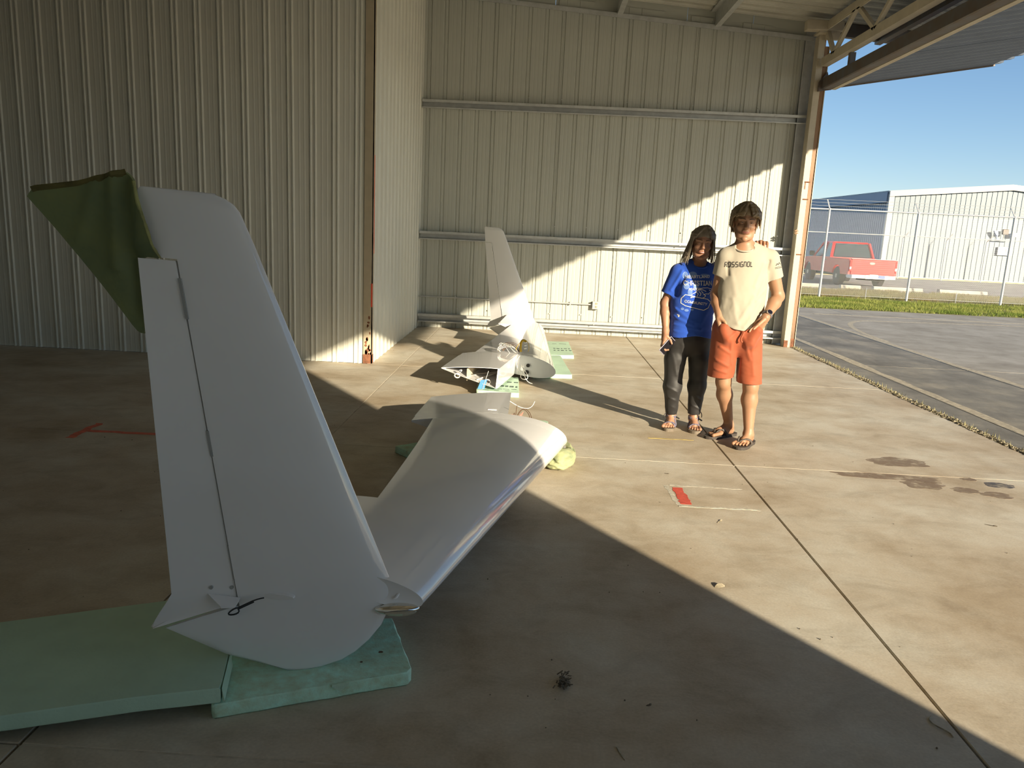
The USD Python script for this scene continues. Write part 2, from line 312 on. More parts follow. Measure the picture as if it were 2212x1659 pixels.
cd = thing('electrical_conduit', 'thin painted conduit pipe running along the back wall to an outlet box', 'conduit', (-1.7, YB - .04, .44))
obj('pipe', cyl((XL + .01, YB - .035, .468), (.91, YB - .035, .466), .0115, 10), GALV, cd, smooth=40)
for x in (-1.2, -.3, .55): obj('pipe_strap', box(x, x + .02, YB - .05, YB - .004, .448, .488), GALV, cd)
ob = thing('outlet_box', 'small grey metal outlet box at the end of the conduit', 'outlet', (.952, YB - .04, .46))
obj('box_body', cbox(.896, 1.008, YB - .075, YB - .003, .405, .515, .006), GALV, ob); obj('cover_plate', cbox(.892, 1.012, YB - .081, YB - .073, .401, .519, .003), GALV, ob)
for z in (.437, .485): obj('socket', cbox(.934, .970, YB - .086, YB - .079, z - .017, z + .017, .004), TAN, ob); obj('socket_slot', cat([box(.943, .946, YB - .0872, YB - .085, z - .006, z + .008), box(.957, .960, YB - .0872, YB - .085, z - .006, z + .008)]), DARK, ob)
# screws through the sheets (small heads)
hs = []
for z in (3.40, 1.60, .30):
    for k in range(12):
        x = -1.63 + k * .472
        if x < XR - .1: hs.append(hull([(x + (.009 * math.cos(a)), YB - .014 - q, z + .02 * math.sin(k * 3.1) + .009 * math.sin(a)) for a in np.linspace(0, 2 * np.pi, 7)[:-1] for q in (0, .010)]))
obj('sheet_screw', cat(hs), GALV, wb, kind='stuff')

# roof sheets, purlins
rf = struct('ceiling', 'ribbed steel roof sheets on purlins')
y = -1.30; k = 0
while y < YB + .02:
    e = min(y + 4 * PITCH, YB + .04)
    m = sheet(y - .012, e + .012, 0, 1, lambda u, d, t, k=k: np.stack([-9.1 + t * (5.25 + 9.1), u, roof_z(-9.1 + t * (5.25 + 9.1)) + .03 - d - .0035 * (k % 2)], 1), 1.6, minor=False, start=-1.2)
    obj('roof_panel', m, CEIL, rf); y = e; k += 1
for x in (-7.6, -6.2, -4.8, -3.4, -2.0, -.52, .98, 2.36):
    z = roof_z(x)
    obj('purlin', axis_prism([(x - .008, z - .215), (x + .07, z - .21), (x + .07, z - .195), (x + .006, z - .2), (x + .006, z - .016), (x + .0, z - .004), (x - .075, z - .002), (x - .075, z - .02), (x - .008, z - .02)], -1.25, YB - .03, 'y'), GALV, rf)
# eave: fascia, end trim of the overhang
ev = struct('trim_6', 'dark eave fascia outside the truss')
obj('eave_strut', axis_prism([(4.62, roof_z(4.62) - .18), (4.70, roof_z(4.7) - .18), (4.70, roof_z(4.7) - .0), (4.62, roof_z(4.62) - .0)], -1.3, YB, 'y'), DARKSTEEL, ev)
obj('overhang_end_trim', hull([(x, yy, roof_z(x) + dz) for x in (3.98, 5.25) for yy in (YB - .12, YB - .03) for dz in (-.155, .02)]), DARKSTEEL, ev)
# truss header over the door opening
ts = thing('header_truss', 'cream painted steel truss over the open hangar door', 'truss', (3.85, 5., 3.95), kind=None)
YT0, YT1 = -1.2, 11.42
obj('bottom_chord', cat([box(3.80, 3.815, YT0, YT1, 3.93, 4.04), box(3.815, 3.90, YT0, YT1, 3.93, 3.945)]), CREAM, ts)
obj('top_chord', cat([box(3.80, 3.815, YT0, YT1, 4.38, 4.50), box(3.815, 3.90, YT0, YT1, 4.485, 4.50), box(3.795, 3.80, YT0, YT1, 4.40, 4.48)]), CREAM, ts)
yb = 11.02; k = 0
while yb > -1.0:
    obj('web_bar', rod((3.825, yb + .01, 4.02), (3.825, yb + .60, 4.42) if yb + .6 < 11.5 else (3.825, 11.40, 4.42), .05, .05), DARKSTEEL if k % 3 == 2 else CREAM, ts)
    obj('web_bar', rod((3.825, yb - .01, 4.02), (3.825, yb - .62, 4.42), .05, .05), CREAM, ts)
    yb -= 1.27; k += 1
# column at the far end of the opening, and its twin at the near end
def column(name, label, y0, s):
    c = thing(name, label, 'column', (3.82, y0, 0))
    ya, yb_ = sorted((y0, y0 + s * .16))
    obj('flange', cbox(3.745, 3.835, ya, ya + .012, .0, 4.36, .003), CREAM, c)
    obj('web', box(3.835, 3.845, ya + .001, yb_, .0, 4.34), RUSTY, c); obj('return_lip', box(3.747, 3.757, ya + .004, yb_, .0, 4.34), CREAM, c)
    obj('brown_face', cbox(3.836, 3.905, ya + .012, ya + .022, .0, 4.2, .002), RUSTY, c, label='rusty brown face of the column')
    obj('outer_lip', box(3.898, 3.907, ya - .002, yb_, .0, 4.2), CREAM, c)
    obj('rusted_foot', cat([cbox(3.741, 3.80, ya - .004, ya + .016, .0, .10, .003), box(3.834, 3.909, ya + .008, ya + .026, .0, .13)]), RUST, c, label='rusted foot of the column')
    return c
col = column('steel_column', 'cream and rust-brown steel column at the far edge of the door opening', 11.44, 1)
obj('bracket_beam', cbox(3.52, 4.02, 11.30, 11.43, 4.37, 4.50, .006), CREAM, col); obj('cap_plate', box(3.70, 3.93, 11.32, 11.55, 4.345, 4.37), CREAM, col)
obj('gusset', box(3.82, 4.0, 11.36, 11.42, 4.27, 4.37), CREAM, col)
obj('hinge_bracket', cat([cbox(3.70, 3.755, 11.40, 11.45, 1.655, 1.668, .002), cbox(3.70, 3.755, 11.40, 11.45, 1.685, 1.70, .002), cyl((3.727, 11.425, 1.64), (3.727, 11.425, 1.715), .010, 8)]), RUSTY, col)
for z in (2.38, 2.14, 1.36): obj('rust_mark', cbox(3.775, 3.85, 11.432, 11.441, z - .008, z + .008, .002), RUST, col)
obj('rust_streak', axis_prism([(3.775, 2.12), (3.80, 2.12), (3.803, 2.36), (3.78, 2.38)], 11.4365, 11.4395, 'y') if False else box(3.777, 3.793, 11.4365, 11.4398, 2.28, 2.375), RUSTY, col)
nc = column('steel_column', 'cream and rust-brown steel column at the near edge of the door opening behind the camera', -1.30, -1)
jt = struct('trim_7', 'galvanised channel beside the far column')
obj('jamb_channel', cat([box(3.64, 3.90, 11.70, 11.715, .01, 4.60), box(3.64, 3.65, 11.67, 11.715, .01, 4.35)]), GALV, jt)

# raised door: dark bottom tube, ribbed sheet lifted outwards like a canopy
dr = thing('raised_hangar_door', 'raised hangar door of blue-grey ribbed sheet on a dark steel tube', 'door', (3.95, 5., 3.65))
obj('bottom_tube', cat([cbox(3.84, 3.97, -1.2, 11.40, 3.63, 3.78, .012)]), DARKSTEEL, dr); obj('tube_flange', box(3.965, 4.03, -1.2, 11.38, 3.625, 3.64), CREAM, dr)
obj('end_bracket', hull([(3.80, 11.40, 3.60), (3.80, 11.40, 3.72), (3.80, 11.43, 3.60), (3.80, 11.43, 3.72), (3.98, 11.40, 3.63), (3.98, 11.43, 3.63), (3.90, 11.40, 3.86), (3.90, 11.43, 3.86)]), DARKSTEEL, dr)
def door_z(x): return 3.665 + (x - 3.95) * .1755
y = -1.15; k = 0
while y < 11.38:
    e = min(y + 4 * PITCH, 11.38)
    m = sheet(y - .012, e + .012, 0, 1, lambda u, d, t, k=k: np.stack([3.98 + t * (6.17 - 3.98), u, door_z(3.98 + t * (6.17 - 3.98)) + .02 - d - .0035 * (k % 2)], 1), 2.2, minor=False, start=.05)
    obj('door_panel', m, CANOPY, dr); y = e; k += 1
for yy in (11.30, 8.2, 5.1, 2., -1.1): obj('door_rib', hull([(x, yy + q, door_z(x) + dz) for x in (3.95, 6.12) for q in (-.035, .035) for dz in (.05, .13)]), DARKSTEEL, dr)
obj('edge_trim', hull([(x, yy, door_z(x) + dz) for x in (3.98, 6.14) for yy in (11.37, 11.395) for dz in (-.03, .10)]), DARKSTEEL, dr)
for yy in (10.56, 6.3, 2.0): obj('lift_post', box(3.86, 3.93, yy - .035, yy + .035, 3.78, 3.93), DARKSTEEL, dr)
# the neighbouring bay beyond the near column: unseen raised door added to block the sun, and front wall
shade_door = thing('raised_hangar_door', 'unseen raised door added in the neighbouring bay to block the sun', 'door', (3.95, -8., 3.65))
def nd_z(x): return 3.665 + (x - 3.95) * .39  # tilt set by where the sun strip should end on the left wall
obj('door_panel', hull([(x, yy, nd_z(x) + dz) for x in (3.95, 6.17) for yy in (-14, -1.21) for dz in (0, .06)]), CANOPY, shade_door); obj('bottom_tube', cbox(3.84, 3.97, -14, -1.215, 3.60, 3.76, .012), DARKSTEEL, shade_door)
obj('corner_leak_seal', box(3.70, 3.90, -1.50, -1.245, 0, 4.6), CREAM, nc)  # unseen box added to seal sunlight leaking past the near column
nw = struct('wall_neighbour', 'neighbouring bay walls and roof behind the camera')
obj('partition', box(-6, 3.7, -14.2, -14.1, 0, 4.6), PAINT, nw); obj('roof', hull([(x, yy, roof_z(x) + dz) for x in (-9.1, 5.25) for yy in (-14.2, -1.33) for dz in (.03, .06)]), CEIL, nw); obj('rear_wall', box(-9.1, -9.0, -14.2, YS, 0, 5.4), PAINT, nw)
obj('neighbour_floor', box(-9.2, 3.85, -14.2, -1.305, -.12, -.002), FLOOR, nw)
# ================================================================ outside ground
gp = struct('ground', 'weathered concrete apron, road and soil outside the hangar')
obj('soil', box(-60, 120, -60, 130, -.6, -.14), mat('soil', (.22, .17, .11), .95, var=.4, scale=3.), gp)
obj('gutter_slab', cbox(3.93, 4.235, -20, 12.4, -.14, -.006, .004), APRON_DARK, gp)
yy = [-20, -8.2, -2.1, 4.0, 10.1, 17.42]
for a, b in zip(yy[:-1], yy[1:]):
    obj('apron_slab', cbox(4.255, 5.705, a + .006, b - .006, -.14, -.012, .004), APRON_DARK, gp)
    obj('apron_slab', cbox(5.725, 12.9, a + .006, b - .006, -.14, -.012, .004), APRON, gp); obj('apron_slab', cbox(12.915, 30, a + .006, b - .006, -.14, -.012, .004), APRON, gp)
for a, b in ((-6, 7.2), (7.21, 12.6), (12.61, 30)): obj('apron_slab', cbox(a + .003, b - .003, 17.45, 19.0, -.14, -.014, .004), APRON, gp)
obj('apron_slab', cbox(-6, 4.24, 11.86, 17.43, -.14, -.014, .004), APRON, gp)
SAND = mat('pale_sand', (.42, .375, .29), .95, var=.4, scale=20., bump=.6)
# pale sand washed along the joints
def ribbon(y0, y1, xc, w, seed, m, z, n=90):
    q = np.linspace(y0, y1, n); a = w * (.55 + .9 * meshkit.fbm(np.stack([q * 1.7, q * 0, q * 0 + seed], 1), 3)); b = w * (.5 + 1. * meshkit.fbm(np.stack([q * 2.3, q * 0 + 9, q * 0 + seed], 1), 3))
    return prism(np.vstack([np.stack([xc - a, q], 1), np.stack([xc + b, q], 1)[::-1]]), -.02, z)
obj('sand_streak', ribbon(-2, 16, 4.33, .06, 1, SAND, -.0105), SAND, gp); obj('sand_streak', ribbon(2, 17, 5.80, .06, 4, SAND, -.0108), SAND, gp)
q = np.linspace(6.3, 26, 70); wv = .05 + .05 * meshkit.fbm(np.stack([q, q * 0, q * 0 + 3], 1), 3)
obj('sand_streak', prism(np.vstack([np.stack([q, 17.46 - wv], 1), np.stack([q, 17.46 + wv], 1)[::-1]]), -.02, -.0109), SAND, gp)
# bowed pale water mark on the apron
q = np.linspace(0, 1, 50); px_ = np.concatenate([5.9 + 1.3 * (1 - np.cos(q * np.pi / 2)), 7.2 + 6 * q]); py_ = np.concatenate([12.8 + 3.6 * np.sin(q * np.pi / 2), 16.4 + .8 * q])
nrm = np.stack([-np.gradient(py_), np.gradient(px_)], 1); nrm /= np.linalg.norm(nrm, axis=1, keepdims=True); c_ = np.stack([px_, py_], 1)
obj('water_mark', prism(np.vstack([c_ + nrm * .05, (c_ - nrm * .05)[::-1]]), -.02, -.0112), SAND, gp)
# gravel and dry moss in the gap along the door line
gv = []; r = np.random.default_rng(11)
for k in range(5200):
    y_ = -1.2 + 13.2 * r.random(); x_ = 3.885 + .05 * r.normal() * .5; s = .006 + .012 * r.random() ** 2
    m = trimesh.creation.icosphere(0, 1.0); v = np.array(m.vertices) * s * (.6 + .8 * r.random((12, 1))) * [1, 1.5, .7]; gv.append(trimesh.Trimesh(v + [np.clip(x_, 3.85, 3.93), y_, -.008 + .012 * r.random()], m.faces, process=False))
obj('gravel', cat(gv), mat('gravel_moss', (.34, .29, .20), .95, var=.7, scale=40., tint=(.10, .09, .055)), gp, kind='stuff', label='gravel and dry moss in the gap along the door line')
tf = []
for k in range(700):
    y_ = -1.2 + 13.2 * r.random(); x_ = 3.90 + .02 * r.normal(); h = .02 + .035 * r.random(); a = r.random() * 6.28; dx, dy = .004 * math.cos(a), .004 * math.sin(a); lx, ly = r.normal(0, .012, 2)
    tf.append(trimesh.Trimesh([(x_ - dx, y_ - dy, -.01), (x_ + dx, y_ + dy, -.01), (x_ + lx, y_ + ly, h)], [(0, 1, 2)], process=False))
obj('dry_weeds', cat(tf), mat('dry_weed', (.38, .35, .16), .9, var=.5, scale=30.), gp, kind='stuff', label='dry weeds in the gap along the door line')
# road and soil beyond the fence
obj('road', hull([(x, y, z) for x in (-20, 60) for y, t in ((29.6, -.10), (40.6, -.006)) for z in (-.2, t)]), ROADM, gp); obj('verge', hull([(x, y, z) for x in (-20, 60) for y, t in ((23.9, -.02), (29.6, -.105)) for z in (-.2, t)]), mat('dry_verge', (.25, .22, .12), .95, var=.5, scale=2., tint=(.33, .25, .15), bump=1.), gp)
obj('lawn_soil', box(-20, 60, 19.0, 23.9, -.14, -.02), mat('lawn_soil', (.20, .21, .08), .95, var=.5, scale=1.5, tint=(.26, .19, .10)), gp)
obj('building_verge', box(-20, 60, 40.6, 41.2, -.14, .03), mat('dead_grass', (.34, .29, .15), .95, var=.4, scale=5.), gp)
# grass blades
def grass(name, label, n, area, hmin, hmax, mats, seed, cover=None):
    r = np.random.default_rng(seed); x = area[0] + (area[1] - area[0]) * r.random(n); y = area[2] + (area[3] - area[2]) * r.random(n)
    if cover is not None: k = cover(x, y, r); x, y = x[k], y[k]
    n = len(x); h = hmin + (hmax - hmin) * r.random(n); a = r.random(n) * 2 * np.pi; w = .009; b = np.stack([np.cos(a), np.sin(a)], 1) * w; lean = r.normal(0, .4, (n, 2)) * h[:, None]
    p0 = np.stack([x - b[:, 0], y - b[:, 1], np.where(y > 24, -.02 - (y - 24) * .015, -.02)], 1); p1 = np.stack([x + b[:, 0], y + b[:, 1], np.where(y > 24, -.02 - (y - 24) * .015, -.02)], 1); tip = np.stack([x + lean[:, 0], y + lean[:, 1], h + np.where(y > 24, -.02 - (y - 24) * .015, -.02)], 1)
    v = np.stack([p0, p1, tip], 1).reshape(-1, 3); f = np.arange(3 * n).reshape(-1, 3)
    obj(name, trimesh.Trimesh(v, f, process=False), mats, label=label, category='grass', kind='stuff')
def leafmat(name, c1, c2, sc=1.2):
    return usdkit.material(stage, f'/World/Looks/{name}', {'g': ('geometry', {}), 'n': ('noise_texture', {'scale': sc, 'detail': 5.}), 'r': ('rgb_ramp', {'ramp': [(.35, c1), (.65, c2)]}), 'd': ('diffuse_bsdf', {}), 't': ('translucent_bsdf', {}), 'x': ('mix_closure', {'fac': .35})},
        [('g.position', 'n.vector'), ('n.fac', 'r.fac'), ('r.color', 'd.color'), ('r.color', 't.color'), ('d.BSDF', 'x.closure1'), ('t.BSDF', 'x.closure2')], surface='x.closure')
grass('lawn_grass', 'strip of short green grass in front of the chain-link fence', 90000, (2, 24, 19.02, 23.2), .03, .085, leafmat('lawn_green', (.17, .23, .05), (.36, .37, .11)), 3,
      lambda x, y, r: (r.random(len(x)) < np.clip((23.3 - y) * 1.2, .1, 1) * (.45 + .9 * (meshkit.fbm(np.stack([x * 1.3, y * 1.3, x * 0], 1), 3) > .42))) & (y > 19.05 + .22 * meshkit.fbm(np.stack([x * .9, x * 0, x * 0], 1), 3)))
grass('dry_grass', 'dry straw-coloured grass around the foot of the fence and behind it', 42000, (4, 22, 23.45, 29.0), .04, .15, leafmat('straw', (.28, .22, .10), (.26, .26, .11), .7), 5,
      lambda x, y, r: r.random(len(x)) < (.25 + .9 * (meshkit.fbm(np.stack([x * .8, y * .8, x * 0 + 4], 1), 3) > .45)))

# ---------------------------------------------------------------- chain-link fence
FG = mat('fence_galv', (.45, .46, .46), .45, .3, var=.1, scale=8.)
fn = thing('chain_link_fence', 'galvanised chain-link fence with barbed-wire arms beyond the lawn', 'fence', (11, 23.3, 0))
FY = 23.3; FZ = 2.53
for x in (3.40, 5.95, 8.50, 11.08, 13.84, 16.5, 19.1, 21.7):
    obj('fence_post', cyl((x, FY, -.1), (x, FY, FZ + .04), .036, 12), FG, fn, smooth=40)
    obj('barb_arm', rod((x, FY, FZ + .02), (x, FY + .26, FZ + .29), .035, .02), FG, fn)
obj('top_rail', cyl((3.4, FY, FZ), (21.7, FY, FZ + .03), .024, 10), FG, fn, smooth=40); obj('middle_rail', cyl((3.4, FY, 1.87), (21.7, FY, 1.885), .013, 8), FG, fn, smooth=40); obj('tension_wire', cyl((3.4, FY - .01, .06), (21.7, FY - .01, .06), .004, 5), FG, fn)
for k, q in enumerate((.3, .65, 1.0)): obj('barbed_wire', cyl((3.4, FY + .26 * q, FZ + .02 + .27 * q), (21.7, FY + .26 * q, FZ + .05 + .27 * q), .0045, 5), FG, fn)
for x in (9.85, 12.5, 15.2): obj('stake', cyl((x, FY - .05, -.05), (x, FY - .05, .32), .009, 6), FG, fn)
# the mesh: two families of zigzag wires
P_ = .058; nz = int((FZ - .05) / P_); zz = .05 + np.arange(2 * nz + 1) * P_ / 2; V = []; Fc = []
for i, x0 in enumerate(np.arange(5.8, 17.2, P_ / 2)):
    sgn = 1 if i % 2 else 1
    xx = x0 + ((np.arange(len(zz)) + i) % 2) * P_ / 2; yy_ = FY - .012 + (np.arange(len(zz)) % 2) * .006
    c0 = np.stack([xx, yy_, zz], 1); w = .0016; b = sum(len(q) for q in V)
    ring = np.stack([c0 + [-w, -w * .6, 0], c0 + [w, -w * .6, 0], c0 + [0, w, 0]], 1).reshape(-1, 3); V.append(ring)
    a = b + np.arange(len(zz) - 1) * 3
    for k in range(3): k2 = (k + 1) % 3; Fc += [np.stack([a + k, a + k2, a + 3 + k2], 1), np.stack([a + k, a + 3 + k2, a + 3 + k], 1)]
obj('chain_link', trimesh.Trimesh(np.vstack(V), np.vstack(Fc), process=False), FG, fn, kind='stuff')
# second, far fence line: only its posts show against the white building
for k, (x, lab) in enumerate(((18.55, 'left'), (20.75, 'middle'), (22.75, 'right'))):
    fp = thing('far_fence_post', f'thin fence post before the far white hangar, {lab} of the three', 'fence post', (x, 40.3, 0), group=None)
    obj('post', cyl((x, 40.3, -.1), (x, 40.3, 2.02), .03, 8), FG, fp); obj('barb_arm', rod((x, 40.3, 2.0), (x + .25, 40.3, 2.32), .03, .02), DARKSTEEL, fp)

# ---------------------------------------------------------------- white hangar in the distance
WHITE = mat('white_sheet', (.185, .228, .262), .45, var=.06, scale=1.); BLUE_SHADE = mat('white_sheet_shade_tint', (.16, .21, .29), .5, var=.06, scale=1.); TRIMW = mat('white_trim', (.38, .38, .35), .5)  # the blue-grey sheet is the white one with shade put into its colour
bh = thing('white_hangar', 'white ribbed metal hangar with a low gable beyond the fence', 'building', (24, 46, 0))
def gz(x): return 4.22 + .093 * (min(x, 24.0) - 17.95) - .093 * max(0, x - 24.0)
def bsheet(u0, u1, ztop, place, pitch, hgt):
    us = []; k = u0
    while k < u1 - .02: us += [(k, 0), (k + pitch * .80, 0), (k + pitch * .85, -hgt), (k + pitch * .93, -hgt)]; k += pitch
    us = [(min(a, u1), b) for a, b in us] + [(u1, 0)]
    m = []
    for (a, d), (b, e) in zip(us[:-1], us[1:]):
        if b - a < 1e-4: continue
        m.append(trimesh.Trimesh([place(a, d, .06), place(b, e, .06), place(b, e, ztop(b)), place(a, d, ztop(a))], [(0, 1, 2), (0, 2, 3)], process=False))
    return cat(m)
for k in range(8): obj('wall_panel', bsheet(17.95 + k * 1.53, 17.95 + (k + 1) * 1.53, gz, lambda u, d, z: (u, 41.0 - d, z), .255, .022), WHITE, bh)
for k in range(10): obj('side_panel', bsheet(41.0 + k * 2., 43.0 + k * 2., lambda u: 4.2, lambda u, d, z: (17.95 - d, u, z), .25, .05), BLUE_SHADE, bh, label='side sheet with blue-grey shade put into its colour')
obj('gable_trim', cat([hull([(x, y, gz(x) + dz) for x in (a, b) for y in (40.86, 41.0) for dz in (-.14, .14)]) for a, b in ((17.85, 24.0), (24.0, 30.2))]), TRIMW, bh)
obj('corner_trim', box(17.86, 18.12, 40.90, 41.06, .0, 4.2), TRIMW, bh); obj('eave_trim', cat([box(17.80, 17.95, 41.06, 61, 3.78, 4.30)]), BLUE_SHADE, bh)
obj('roof', cat([hull([(x, y, gz(x) + dz) for x in (a, b) for y in (41.0, 61) for dz in (.10, .16)]) for a, b in ((17.85, 24.0), (24.0, 30.2))]), WHITE, bh)
obj('core', hull([(x, y, z) for x in (18.02, 30.1) for y in (41.08, 60.9) for z in (0, 4.1)]), BLUE_SHADE, bh)
obj('base_strip', box(17.9, 30.2, 40.93, 41.02, 0, .06), GALV, bh)
fl = thing('floodlight', 'twin-head floodlight on a bracket on the white hangar wall', 'lamp', (23.75, 40.8, 2.3))
obj('bracket', cat([cyl((23.45, 40.75, 2.16), (24.2, 40.75, 2.16), .025, 8), cyl((23.8, 40.98, 2.16), (23.8, 40.75, 2.16), .03, 8), cyl((23.8, 40.75, 2.16), (23.8, 40.75, 2.45), .025, 8)]), TRIMW, fl)
obj('lamp_head', cbox(23.66, 23.96, 40.62, 40.74, 2.43, 2.70, .02), DARKSTEEL, fl); 
BLUESH = mat('blue_grey_housing', (.22, .27, .42), .5)
obj('lamp_head', hull([(23.26, 40.7, 2.60), (23.45, 40.7, 2.62), (23.5, 40.7, 2.40), (23.42, 40.7, 2.36), (23.26, 40.8, 2.60), (23.45, 40.8, 2.62), (23.5, 40.8, 2.40), (23.42, 40.8, 2.36)]), BLUESH, fl); obj('lamp_arm', rod((23.45, 40.75, 2.4), (23.5, 40.75, 2.16), .05), BLUESH, fl)
obj('lamp_head', hull([(24.12, 40.7, 2.36), (24.42, 40.7, 2.34), (24.45, 40.7, 2.56), (24.2, 40.7, 2.54), (24.12, 40.85, 2.36), (24.42, 40.85, 2.34), (24.45, 40.85, 2.56), (24.2, 40.85, 2.54)]), BLUESH, fl)
sg = thing('number_sign', 'white sign board with pale digits 304 on the white hangar', 'sign', (24.05, 40.9, 1.62))
obj('board', cbox(23.70, 24.42, 40.88, 40.93, 1.39, 1.82, .01), mat('sign_board', (.62, .62, .60), .6), sg)
tm = meshkit.text_mesh('304', .27, .012, bold=True); tm.apply_transform(trimesh.transformations.rotation_matrix(np.pi / 2, [1, 0, 0])); tm.apply_translation(A_([24.06, 40.872, 1.47]) - [tm.bounds.mean(0)[0], 0, 0])
obj('digits', tm, mat('sign_digits', (.93, .90, .80), .6), sg)

# ---------------------------------------------------------------- kerb stops
KERB = mat('kerb_concrete', (.40, .37, .30), .85, var=.2, scale=3.)
for x0, x1, lab in ((9.4, 11.0, 'pale concrete parking kerb near the truck front wheel'), (11.75, 12.5, 'short pale concrete parking kerb under the truck tailgate'), (13.0, 14.85, 'pale concrete parking kerb right behind the truck'), (15.5, 17.3, 'pale concrete parking kerb right of the middle fence post')):
    k_ = axis_prism([(30.0, -.12), (30.3, -.12), (30.25, .04), (30.05, .04)], x0, x1, 'x')
    obj('parking_kerb', k_, KERB, label=lab, category='kerb')
# ================================================================ the two detached aircraft wings (mirror images)
GEL = mat('white_gelcoat', (.84, .84, .85), .13, var=.03, scale=2., coat=1., specular_ior_level=.5)
GEL_IN = mat('raw_glass_inside', (.62, .54, .40), .6, var=.25, scale=9.)
CHROME = mat('polished_lamp_glass', (.80, .78, .72), .07, 1.0)
WIREB = mat('brown_wire', (.10, .055, .03), .5); WIREP = mat('pink_wire', (.62, .30, .24), .5); WIREW = mat('clear_tube', (.75, .72, .66), .3); YELC = mat('yellow_connector', (.62, .40, .03), .45); BLUT = mat('blue_tape', (.08, .27, .62), .6)
PENCIL = mat('black_coating', (.02, .022, .024), .45)
SEAM = mat('hinge_seam', (.36, .37, .37), .6)
def af(t):
    """Half thickness of a section at chord fraction t (per unit of thickness)."""
    t = np.clip(t, 0, 1); return 5 * (.2969 * np.sqrt(t) - .1260 * t - .3516 * t ** 2 + .2843 * t ** 3 - .1015 * t ** 4)
def Rz(yaw, pitch, roll):
    cz, sz, cy, sy, cx, sx = math.cos(yaw), math.sin(yaw), math.cos(pitch), math.sin(pitch), math.cos(roll), math.sin(roll)
    return A_([[cz, -sz, 0], [sz, cz, 0], [0, 0, 1]]) @ A_([[cy, 0, sy], [0, 1, 0], [-sy, 0, cy]]) @ A_([[1, 0, 0], [0, cx, -sx], [0, sx, cx]])
def lerp(x, xs, ys): return float(np.interp(x, xs, ys))
# planform in the wing's own frame: x aft, y outboard, z up
YR, YT = -2.445, .13
def LE(y): q = (y + 2.433) / (.153 + 2.433); return A_([-.326 + q * (.290 + .326), -.071 + q * .004])
def TE(y): return A_([lerp(y, [-3.2, -2.3, -.5, .15], [.675, .708, .745, .79]), lerp(y, [-3.2, -2.3, -.55, .15], [.008, -.002, .060, .082])])
def thick(y): return lerp(y, [-3.2, -2.445, .13], [.222, .212, .082])
def camber(t): return .20 * np.sin(np.pi * np.clip(t, 0, 1) ** .85)
def section(y, t0=0., t1=1., n=26, grow=0.):
    """Closed ring of the airfoil between the chord fractions t0 and t1."""
    a, b = LE(y), TE(y); T = thick(y); s = (1 - np.cos(np.linspace(0, np.pi / 2, n))) if t0 == 0 else np.linspace(0, 1, n)
    t = t0 + (t1 - t0) * s
    c = a + (b - a) * t[:, None]; nn = A_([-(b - a)[1], (b - a)[0]]); nn /= np.linalg.norm(nn); nn *= 1 if nn[1] > 0 else -1
    h = T * af(t) + grow; k = T * camber(t) * .42
    up = c + nn * (k + h)[:, None]; lo = c + nn * (k - h)[:, None]
    ring = np.vstack([up, lo[::-1]] if t0 > 0 else [up, lo[::-1][:-1]])
    return np.stack([ring[:, 0], np.full(len(ring), y), ring[:, 1]], 1)
CUT = lambda y: lerp(y, [-2.31, -.565], [.852, .735 + .0])
def wl_y(x, z): return -.04 * z + .243 * x + .0      # the winglet's plane
def winglet_section(z, x0, x1, th, x_full=None, n=18, t_in=0.):
    """Horizontal ring of the winglet at height z between x0 and x1; x_full is the trailing edge that the thickness runs out to."""
    xf = x_full or x1; t = t_in + ((x1 - x0) / (xf - x0) - t_in) * (1 - np.cos(np.linspace(0, np.pi / 2, n)))
    x = x0 + (xf - x0) * t; h = th * af(t) + .0015
    r = [(a, b) for a, b in zip(x, h)] + [(a, -b) for a, b in zip(x, h)][::-1]
    return A_([(a, wl_y(a, z) + b, z) for a, b in r])
def hinge_x(z): return lerp(z, [-.071, 1.015], [.853, 1.078])
def wl_le(z): return lerp(z, [-.30, -.292, -.27, -.226, -.15, -.08, -.027, 1.10, 1.17, 1.20, 1.215], [.62, .585, .525, .462, .41, .385, .377, .880, .915, .940, .985])
def wl_te(z): return lerp(z, [-.071, 1.226], [1.075, 1.196])
def low_te(z): return lerp(z, [-.30, -.242, -.15, -.071], [.70, .89, 1.07, .86])

